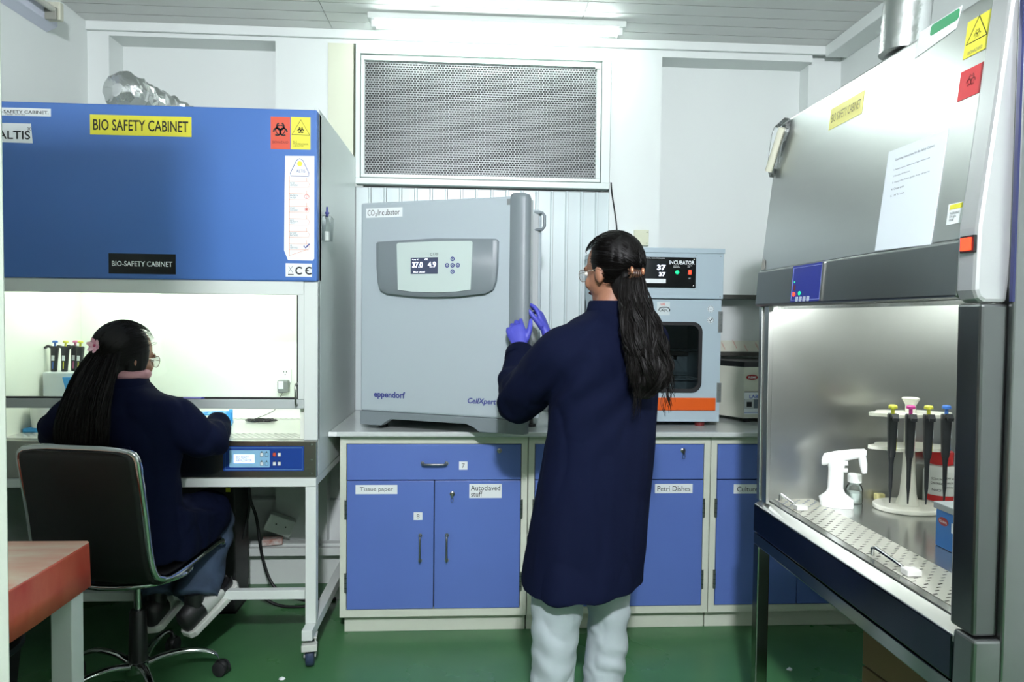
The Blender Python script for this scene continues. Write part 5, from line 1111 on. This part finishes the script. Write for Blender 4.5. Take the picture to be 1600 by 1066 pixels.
for c,dv,ra in ((V(0.184,2.60,1.262),V(0.012,0.066,0.057),0.055),(V(0.322,2.735,1.318),V(-0.068,0.075,0.078),0.050)):
    dv = dv.normalized(); e1 = dv.orthogonal().normalized(); e2 = dv.cross(e1)
    q = MB(); q.loft([[c+dv*h+ra*k*(e1*math.cos(2*PI*j/24)+e2*math.sin(2*PI*j/24)) for j in range(24)] for h,k in ((-0.035,1.08),(0.004,1.07),(0.010,1.0),(0.004,0.90),(-0.02,0.85))], False); q.build('cuff', coat_m, co_, smooth=60)
# belt seam line across the back
# trousers
tr_ = MB()
limb(tr_, [(0.325,2.17,0.82,0.085),(0.292,2.160,0.60,0.088),(0.280,2.158,0.46,0.084),(0.272,2.155,0.34,0.077),(0.266,2.155,0.20,0.072),(0.262,2.155,0.075,0.076)], 22)
limb(tr_, [(0.430,2.235,0.82,0.085),(0.450,2.245,0.60,0.086),(0.464,2.250,0.46,0.075),(0.464,2.250,0.34,0.071),(0.456,2.250,0.20,0.070),(0.450,2.250,0.075,0.074)], 22)
tr_.loft(ellip((0.385,2.2,0.82), R1*0.15, F1*0.10, V(0,0,0.10)))
def tr_disp(v, n): return folds(v, 0.004, (10,10,9)) + 0.0035*math.sin(v.z*70+22*v.x+4*noise.noise(v*9))*(0.5+0.5*noise.noise(v*5)) + crease(v,0.005,(9,9,11))
blob('trousers', tr_, trouser_m, sw_, 0.0075, 3, tr_disp)
for (x,y_) in ((0.262,2.155),(0.450,2.25)):
    q = MB(); Fs = F1
    q.loft([[V(x,y_,0)+F1*(c0+l*math.cos(2*PI*j/20))+R1*(wd*math.sin(2*PI*j/20))+V(0,0,z) for j in range(20)] for z,c0,l,wd in ((0.001,0.055,0.125,0.043),(0.02,0.055,0.125,0.044),(0.045,0.045,0.112,0.040),(0.075,0.0,0.06,0.036),(0.10,-0.01,0.045,0.036))]); q.build('shoe', black_m, sw_, smooth=50)
# gloved hands on the door edge
hand('gloved_hand', (0.188,2.640,1.290), (-0.28,0.42,0.86), (0.30,0.93,-0.35), True, ((16,38,30),(22,46,34),(26,50,36),(30,54,38)), glove_m, sw_, 0.96, thumb=(0.70,0.62,-0.05), cuff=0.02)
hand('gloved_hand', (0.298,2.765,1.345), (-0.30,0.30,0.90), (-0.90,0.30,-0.2), False, ((10,22,20),(14,26,22),(18,30,24),(22,34,26)), glove_m, sw_, 0.96, thumb=(0.75,0.45,0.25), cuff=0.02)

# hair of the standing woman
rnd = random.Random(3)
Uh = u_
def HP(a, b, h, k=1.0): return Hc + Fh*(-0.008) + Uh*0.016 + (Rh*a*0.077 + Fh*b*0.098 + Uh*h*0.096)*k
hb_ = MB(); hb_.loft(ellip(Hc-Fh*0.026+Uh*0.022, Rh*0.083, Fh*0.095, Uh*0.096, 28, 16))
hb_.loft(ellip(Hc-Fh*0.060-Uh*0.055, Rh*0.062, Fh*0.050, Uh*0.075, 20, 12))
clipS = V(0.487,2.106,1.538)
fall = [(0.494,2.115,1.545,0.036),(0.492,2.098,1.48,0.050),(0.500,2.072,1.41,0.062),(0.516,2.055,1.33,0.072),(0.530,2.045,1.26,0.074),(0.532,2.045,1.20,0.060),(0.520,2.05,1.160,0.030)]
fc = catmull4(fall, 5)
rows = []
for q in fc: rows.append((q[0],q[1],q[2],q[3],q[3]*0.55))
rings(hb_, [(x,y_,z,a,b) for x,y_,z,a,b in rows][::-1], R1, F1, 20, 2.0)
def hair_disp(v, n):
    return 0.002*noise.noise(V(v.x*60,v.y*60,v.z*12)) + (0.008*noise.noise(V(v.x*20,v.y*20,v.z*26)) if v.z < 1.45 else 0)
ho = blob('hair', hb_, hair_m, sw_, 0.005, 2, hair_disp)
cvs = []
LOCKS = [(rnd.uniform(-1,1),rnd.uniform(0,6.28),rnd.uniform(0.006,0.013),rnd.uniform(2.2,3.6),rnd.uniform(0.7,1.25),rnd.uniform(0.78,1.02)) for _ in range(46)]
for i in range(1700):
    # a starting direction over the scalp (not the face)
    while True:
        a, b, h = rnd.uniform(-1,1), rnd.uniform(-1,0.80), rnd.uniform(-0.55,1)
        l = math.sqrt(a*a+b*b+h*h)
        if 0.3 < l < 1.0: a, b, h = a/l, b/l, h/l
        else: continue
        if b > 0.35 and h < 0.45: continue
        if b > 0.05 and h < 0.0: continue
        break
    k0 = 1.075+rnd.uniform(0,0.03)
    e0 = Vector((a,b,h)); off_ = rnd.uniform(-1,1)
    e1 = Vector((0.15+0.35*off_,-0.92,-0.25)).normalized()
    c = []
    for q in range(9):
        t = q/8; e = e0.lerp(e1, t); e = e.normalized(); bulge = 1+0.05*math.sin(PI*t)
        c.append(HP(e.x,e.y,e.z,k0*bulge))
    lk = LOCKS[i % len(LOCKS)]; off_ = max(-1.05,min(1.05,lk[0]+rnd.gauss(0,0.05)))
    ph0 = lk[1]+rnd.gauss(0,0.25); am = lk[2]*rnd.uniform(0.85,1.15); fq = lk[3]; dp = lk[4]+rnd.uniform(-0.12,0.12); ln = lk[5]*rnd.uniform(0.93,1.0)
    nf = int(len(fc)*ln)
    for q in range(2,nf):
        w = fc[q]; t = q/len(fc)
        p = V(w[0],w[1],w[2]) + R1*(w[3]*off_*1.08) - F1*(w[3]*0.55*dp*math.sqrt(max(0,1-off_*off_*0.8)))
        p += R1*am*math.sin(ph0+fq*2*PI*t)*min(1,t*3) - F1*am*0.7*math.cos(ph0*1.7+fq*2*PI*t)*min(1,t*3)
        c.append(p)
    cvs.append(c)
strands('hair_strands', cvs, 0.0010, strand_m, ho, 3)
fz = []
for i in range(150):                                            # loose frizzy ends
    q0 = rnd.randrange(8,len(fc)-4); w = fc[q0]; off_ = rnd.choice((-1,1))*rnd.uniform(0.6,1.1)
    p = V(w[0],w[1],w[2])+R1*(w[3]*off_)-F1*(w[3]*0.4); c = []
    ph0 = rnd.uniform(0,6.28)
    for q in range(9):
        c.append(p + R1*(0.004*q*0.5*math.copysign(1,off_)+0.006*math.sin(ph0+q*0.9)) - V(0,0,0.011*q) - F1*0.004*math.cos(ph0+q))
    fz.append(c)
strands('loose_strands', fz, 0.0008, strand_m, ho, 3)
cp_ = MB()
for k in range(-2,3):
    b0 = clipS + Rh*(0.011*k) - Fh*0.012
    cp_.tube([b0+Uh*0.014, b0-Fh*0.012+Uh*0.006, b0-Fh*0.013-Uh*0.004, b0-Uh*0.016],[0.004,0.0048,0.0048,0.003],8)
cp_.tube([clipS-Fh*0.020+Rh*x for x in (-0.03,0,0.03)],0.005,8)
hc_ = cp_.build('hair_clip', mat('clip_brown',(60,38,28),0.25), sw_, smooth=60)
for k in (-1,1): 
    q = MB(); q.loft(ellip(clipS-Fh*0.030+Rh*(0.028*k)+Uh*0.008, Rh*0.006, Fh*0.006, Uh*0.012, 12, 8)); q.build('clip_stone', mat('clip_copper',(190,130,100),0.25,0.6), hc_, smooth=60)
# ------------------------------------------------------------------ the seated woman
se = thing('person', 'seated person in navy coat with long black hair, working at the blue-fronted cabinet', 'person', (-1.225,2.53,0.50))
phi = math.radians(-12); F2 = V(-math.sin(phi),math.cos(phi),0); R2 = V(math.cos(phi),math.sin(phi),0)
ph = math.radians(-34); Gh = V(-math.sin(ph)*0.97,math.cos(ph)*0.97,-0.20).normalized(); Sh = V(math.cos(ph),math.sin(ph),0)
Gc = V(-1.232,2.50,1.252)
lsh, lel, lwr = V(-1.385,2.46,1.07), V(-1.485,2.54,0.955), V(-1.36,2.80,0.968)
rsh, rel, rwr = V(-1.060,2.45,1.07), V(-0.972,2.55,0.938), V(-1.03,2.82,0.965)
bd2 = MB(); Q_, v_ = add_head(bd2, Gc, Gh, Sh, (-1.215,2.47,1.09))
rings(bd2, [(-1.22,2.51,0.56,0.16,0.11),(-1.22,2.49,0.72,0.135,0.09),(-1.22,2.475,0.88,0.14,0.09),(-1.222,2.465,1.02,0.155,0.09),(-1.222,2.465,1.09,0.13,0.07),(-1.218,2.468,1.13,0.05,0.05)], R2, F2)
for a,b,c in ((lsh,lel,lwr),(rsh,rel,rwr)): limb(bd2, [tuple(a)+(0.044,),tuple(a.lerp(b,0.5))+(0.040,),tuple(b)+(0.036,),tuple(b.lerp(c,0.5))+(0.032,),tuple(c)+(0.024,)])
legs = (((-1.30,2.52,0.585),(-1.29,2.88,0.575),(-1.215,2.70,0.265)),((-1.135,2.52,0.585),(-1.075,2.87,0.575),(-1.060,2.665,0.275)))
for h_, k_, a_ in legs: limb(bd2, [h_+(0.075,),((h_[0]+k_[0])/2,(h_[1]+k_[1])/2,0.59,0.066),k_+(0.050,),((a_[0]+k_[0])/2,(a_[1]+k_[1])/2,(a_[2]+k_[2])/2,0.046),a_+(0.032,)])
bo2 = blob('body', bd2, skin_m, se, 0.006, 2)
face_parts(bo2, Q_, Sh, Gh, v_); glasses(se, Q_)
c2_ = MB()
rings(c2_, [(-1.222,2.52,0.525,0.205,0.150),(-1.222,2.51,0.60,0.205,0.145),(-1.222,2.495,0.72,0.185,0.130),(-1.222,2.480,0.86,0.185,0.125),(-1.222,2.470,0.98,0.188,0.122),(-1.222,2.462,1.06,0.188,0.112),(-1.221,2.462,1.105,0.172,0.094),(-1.218,2.465,1.14,0.108,0.078),(-1.217,2.470,1.165,0.066,0.066)], R2, F2)
limb(c2_, [(-1.34,2.46,1.066,0.066),(-1.390,2.465,1.040,0.072),(-1.455,2.495,0.99,0.074),(-1.495,2.54,0.955,0.068),(-1.475,2.62,0.955,0.066),(-1.41,2.72,0.963,0.052),(-1.37,2.785,0.967,0.044)], 20)
limb(c2_, [(-1.105,2.455,1.066,0.066),(-1.055,2.455,1.040,0.072),(-1.003,2.487,0.982,0.073),(-0.968,2.54,0.938,0.068),(-0.972,2.63,0.945,0.062),(-1.0,2.73,0.962,0.053),(-1.022,2.80,0.965,0.044)], 20)
limb(c2_, [(-1.30,2.50,0.595,0.105),(-1.30,2.64,0.595,0.105),(-1.295,2.78,0.59,0.102),(-1.292,2.86,0.585,0.098)], 20)
limb(c2_, [(-1.135,2.50,0.595,0.110),(-1.11,2.64,0.595,0.110),(-1.085,2.78,0.585,0.106),(-1.078,2.86,0.58,0.100)], 20)
c2_.loft(ellip((-1.20,2.66,0.60), R2*0.13, F2*0.17, V(0,0,0.07)))
c2_.loft([[(-1.04,2.46,0.52),(-1.00,2.46,0.52),(-1.00,2.46,0.70),(-1.06,2.46,0.72)],[(-1.03,2.60,0.515),(-0.995,2.60,0.515),(-0.99,2.60,0.66),(-1.05,2.60,0.68)],[(-1.02,2.74,0.515),(-0.99,2.74,0.515),(-0.99,2.74,0.62),(-1.04,2.74,0.64)]])
def coat2(v, n):
    d = folds(v, 0.007, (9,9,4)) + crease(v, 0.008)
    for c in (V(-0.96,2.54,0.95),V(-1.49,2.54,0.96)):
        ea = (v-c).length
        if ea < 0.2: k = 1-ea/0.2; d += k*(0.014*math.sin(44*(v.z*0.7+v.y*0.6+v.x*0.5)+3*noise.noise(v*9)))
    d += 0.005*math.sin(26*(v.x+v.z)+4*noise.noise(v*5))*max(0,noise.noise(v*4+V(2,2,2)))
    return d
cc2 = blob('coat', c2_, coat_m, se, 0.0075, 7, coat2)
q = MB(); q.loft([[V(-1.217,2.468,z)+R2*(a*math.cos(2*PI*j/28))+F2*(a*math.sin(2*PI*j/28)) for j in range(28)] for z,a in ((1.12,0.086),(1.145,0.080),(1.172,0.072),(1.176,0.068),(1.14,0.066))], False); q.build('collar', coat_m, cc2, smooth=60)
q = MB(); q.tube([V(-1.210,2.480,1.182)+R2*(0.052*math.cos(t))+F2*(0.052*math.sin(t))+V(0,0,0.002*math.sin(3*t)) for t in [2*PI*k/28 for k in range(28)]],0.018,12,closed=True)
q.tube([V(-1.205,2.485,1.194)+R2*(0.050*math.cos(t))+F2*(0.050*math.sin(t)) for t in [2*PI*k/28 for k in range(28)]],0.006,8,closed=True); q.build('pink_collar', mat('pink_knit',(190,140,146),0.8,bump=0.4,bscale=160), se, smooth=60)
# half belt with a button on the back of the coat
MB(frame((-1.165,2.335,0.945),R2,(0,0.12,1))).poly(rrect(-0.03,0.03,-0.010,0.010,0.004),0,0.004).build('back_tab', coat_m, cc2)
# jeans
j_ = MB()
limb(j_, [(-1.30,2.50,0.585,0.085),(-1.295,2.70,0.585,0.085),(-1.29,2.86,0.572,0.080),(-1.275,2.88,0.50,0.075),(-1.235,2.78,0.37,0.080),(-1.218,2.71,0.285,0.084)], 20)
limb(j_, [(-1.135,2.50,0.585,0.088),(-1.10,2.70,0.585,0.088),(-1.075,2.86,0.572,0.080),(-1.070,2.88,0.50,0.078),(-1.066,2.76,0.39,0.082),(-1.062,2.675,0.300,0.086)], 20)
blob('jeans', j_, jeans_m, se, 0.007, 2, lambda v,n: folds(v,0.007,(12,12,9))+0.004*math.sin(v.z*60+3*noise.noise(v*8)))
for (ax_,dx) in ((V(-1.215,2.690,0.262),V(0.02,0.16,0.05)),(V(-1.058,2.650,0.262),V(0.075,0.13,0.085))):
    dv = dx.normalized(); up_ = V(-0.25,-0.45,1.0); up_ = (up_-dv*up_.dot(dv)).normalized(); sd = dv.cross(up_)
    def sec(t, w_, h0, h1, k=16): 
        c = ax_+dv*t; return [c+sd*(w_*math.cos(2*PI*j/k))+up_*((h1 if math.sin(2*PI*j/k) > 0 else -h0)*abs(math.sin(2*PI*j/k))) for j in range(k)]
    q = MB(); q.loft([sec(-0.065,0.020,0.045,0.02),sec(-0.055,0.034,0.052,0.045),sec(0.0,0.038,0.052,0.050),sec(0.06,0.043,0.050,0.022),sec(0.12,0.046,0.048,0.0),sec(0.165,0.036,0.046,-0.012),sec(0.18,0.016,0.042,-0.022)]); so_ = q.build('shoe', mat('shoe_black',(26,26,28),0.5), se, smooth=60)
    q = MB(); q.loft([[ax_+dv*t+sd*(w_*sx)+up_*h for sx,h in ((-1,-0.066),(1,-0.066),(1.02,-0.040),(-1.02,-0.040))] for t,w_ in ((-0.072,0.022),(-0.055,0.038),(0.0,0.042),(0.06,0.047),(0.12,0.050),(0.17,0.040),(0.188,0.018))]); q.build('sole', mat('sole_white',(196,200,192),0.6), so_, bevel=0.004)
    q = MB(); q.loft([sec(0.02,0.0445,0.05,0.044),sec(0.06,0.0445,0.051,0.024),sec(0.11,0.0475,0.049,0.004)]); q.build('toe_panel', mat('shoe_pale',(186,190,184),0.5), so_, smooth=60)
    q = MB(); q.tube([ax_+V(0,0,0.07), ax_+V(0,0,0.01)],[0.036,0.036],14); q.build('sock', black_m, so_, smooth=60)
hand('hand', tuple(rwr), (-0.25,0.95,-0.05), (0,0.05,-1), False, (20,35,25), skin_m, se, 0.95)
hand('hand', tuple(lwr), (0.30,0.95,-0.05), (0,0.05,-1), True, (20,35,25), skin_m, se, 0.95)
# hair
rnd = random.Random(11); Vh = v_
def GP(a, b, h, k=1.0): return Gc + Gh*(-0.008) + Vh*0.016 + (Sh*a*0.077 + Gh*b*0.098 + Vh*h*0.096)*k
hs = MB(); hs.loft(ellip(Gc-Gh*0.024+Vh*0.022, Sh*0.083, Gh*0.096, Vh*0.097, 28, 16)); hs.loft(ellip(Gc-Gh*0.055-Vh*0.060, Sh*0.066, Gh*0.055, Vh*0.085, 20, 12))
hs.loft(ellip(Gc+Sh*0.066+Gh*0.004-Vh*0.006, Sh*0.020, Gh*0.042, Vh*0.084, 14, 10))
fall2 = [(-1.250,2.455,1.300,0.030),(-1.258,2.420,1.262,0.050),(-1.268,2.385,1.20,0.066),(-1.278,2.355,1.12,0.078),(-1.286,2.335,1.03,0.088),(-1.292,2.338,0.96,0.086),(-1.293,2.352,0.90,0.06),(-1.293,2.36,0.88,0.04)]
fc2 = catmull4(fall2, 5)
rings(hs, [(q[0],q[1],q[2],q[3],q[3]*0.36) for q in fc2][::-1], R2, F2, 20, 2.0)
ho2 = blob('hair', hs, hair_m, se, 0.005, 2, lambda v,n: 0.002*noise.noise(V(v.x*60,v.y*60,v.z*8)))
cvs = []
for i in range(1500):
    while True:
        a, b, h = rnd.uniform(-1,1), rnd.uniform(-1,0.45), rnd.uniform(-0.55,1)
        l = math.sqrt(a*a+b*b+h*h)
        if 0.3 < l < 1.0: a, b, h = a/l, b/l, h/l
        else: continue
        if b > 0.45 and h < 0.4: continue
        if b > 0.1 and h < 0.0: continue
        break
    k0 = 1.075+rnd.uniform(0,0.03); e0 = Vector((a,b,h)); off_ = rnd.uniform(-1,1); e1 = Vector((-0.1+0.6*off_,-0.9,-0.45)).normalized(); c = []
    for q in range(9):
        t = q/8; e = e0.lerp(e1,t).normalized(); c.append(GP(e.x,e.y,e.z,k0*(1+0.04*math.sin(PI*t))))
    ph0 = rnd.uniform(0,6.28); am = rnd.uniform(0.002,0.006); dp = rnd.uniform(0.6,1.12); nf = int(len(fc2)*rnd.uniform(0.7,1.03))
    for q in range(2,min(nf,len(fc2))):
        w = fc2[q]; t = q/len(fc2); p = V(w[0],w[1],w[2])+R2*(w[3]*off_*1.1)-F2*(w[3]*0.36*dp*math.sqrt(max(0,1-off_*off_*0.8)))
        p += R2*am*math.sin(ph0+9*t)-F2*am*math.cos(ph0*1.7+9*t); c.append(p)
    cvs.append(c)
strands('hair_strands', cvs, 0.0010, strand_m, ho2, 3)
clp = Gc - Gh*0.090 + Sh*(-0.058) + Vh*0.030
q = MB()
nrm = (clp-Gc).normalized(); nrm = (nrm + V(0.1,-0.6,0)).normalized(); e1 = nrm.cross(V(0,0,1)).normalized(); e2 = e1.cross(nrm)
clp = V(-1.272,2.381,1.290); nrm = V(-0.25,-0.95,0.1).normalized(); e1 = nrm.cross(V(0,0,1)).normalized(); e2 = e1.cross(nrm)
pk = mat('petal_pink',(226,150,176),0.5,var=0.3,vscale=60,c2=(236,200,210))
fcen = MB(); fcen.loft(ellip(clp+nrm*0.006, e1*0.005, e2*0.005, nrm*0.005, 10, 6)); fco = fcen.build('hair_flower', mat('petal_core',(190,70,110),0.5), se, smooth=60)
for k in range(6):
    a = 2*PI*k/6+0.3; dv = e1*math.cos(a)+e2*math.sin(a); sv = nrm.cross(dv)
    q = MB(); q.loft([[clp+dv*(0.004+0.020*t)+sv*(w_*math.cos(2*PI*j/8))+nrm*(0.004+0.008*t*t+0.0014*math.sin(2*PI*j/8)) for j in range(8)] for t,w_ in ((0,0.003),(0.35,0.0075),(0.7,0.0085),(1.0,0.005),(1.1,0.001))]); q.build('petal', pk, fco, smooth=60)
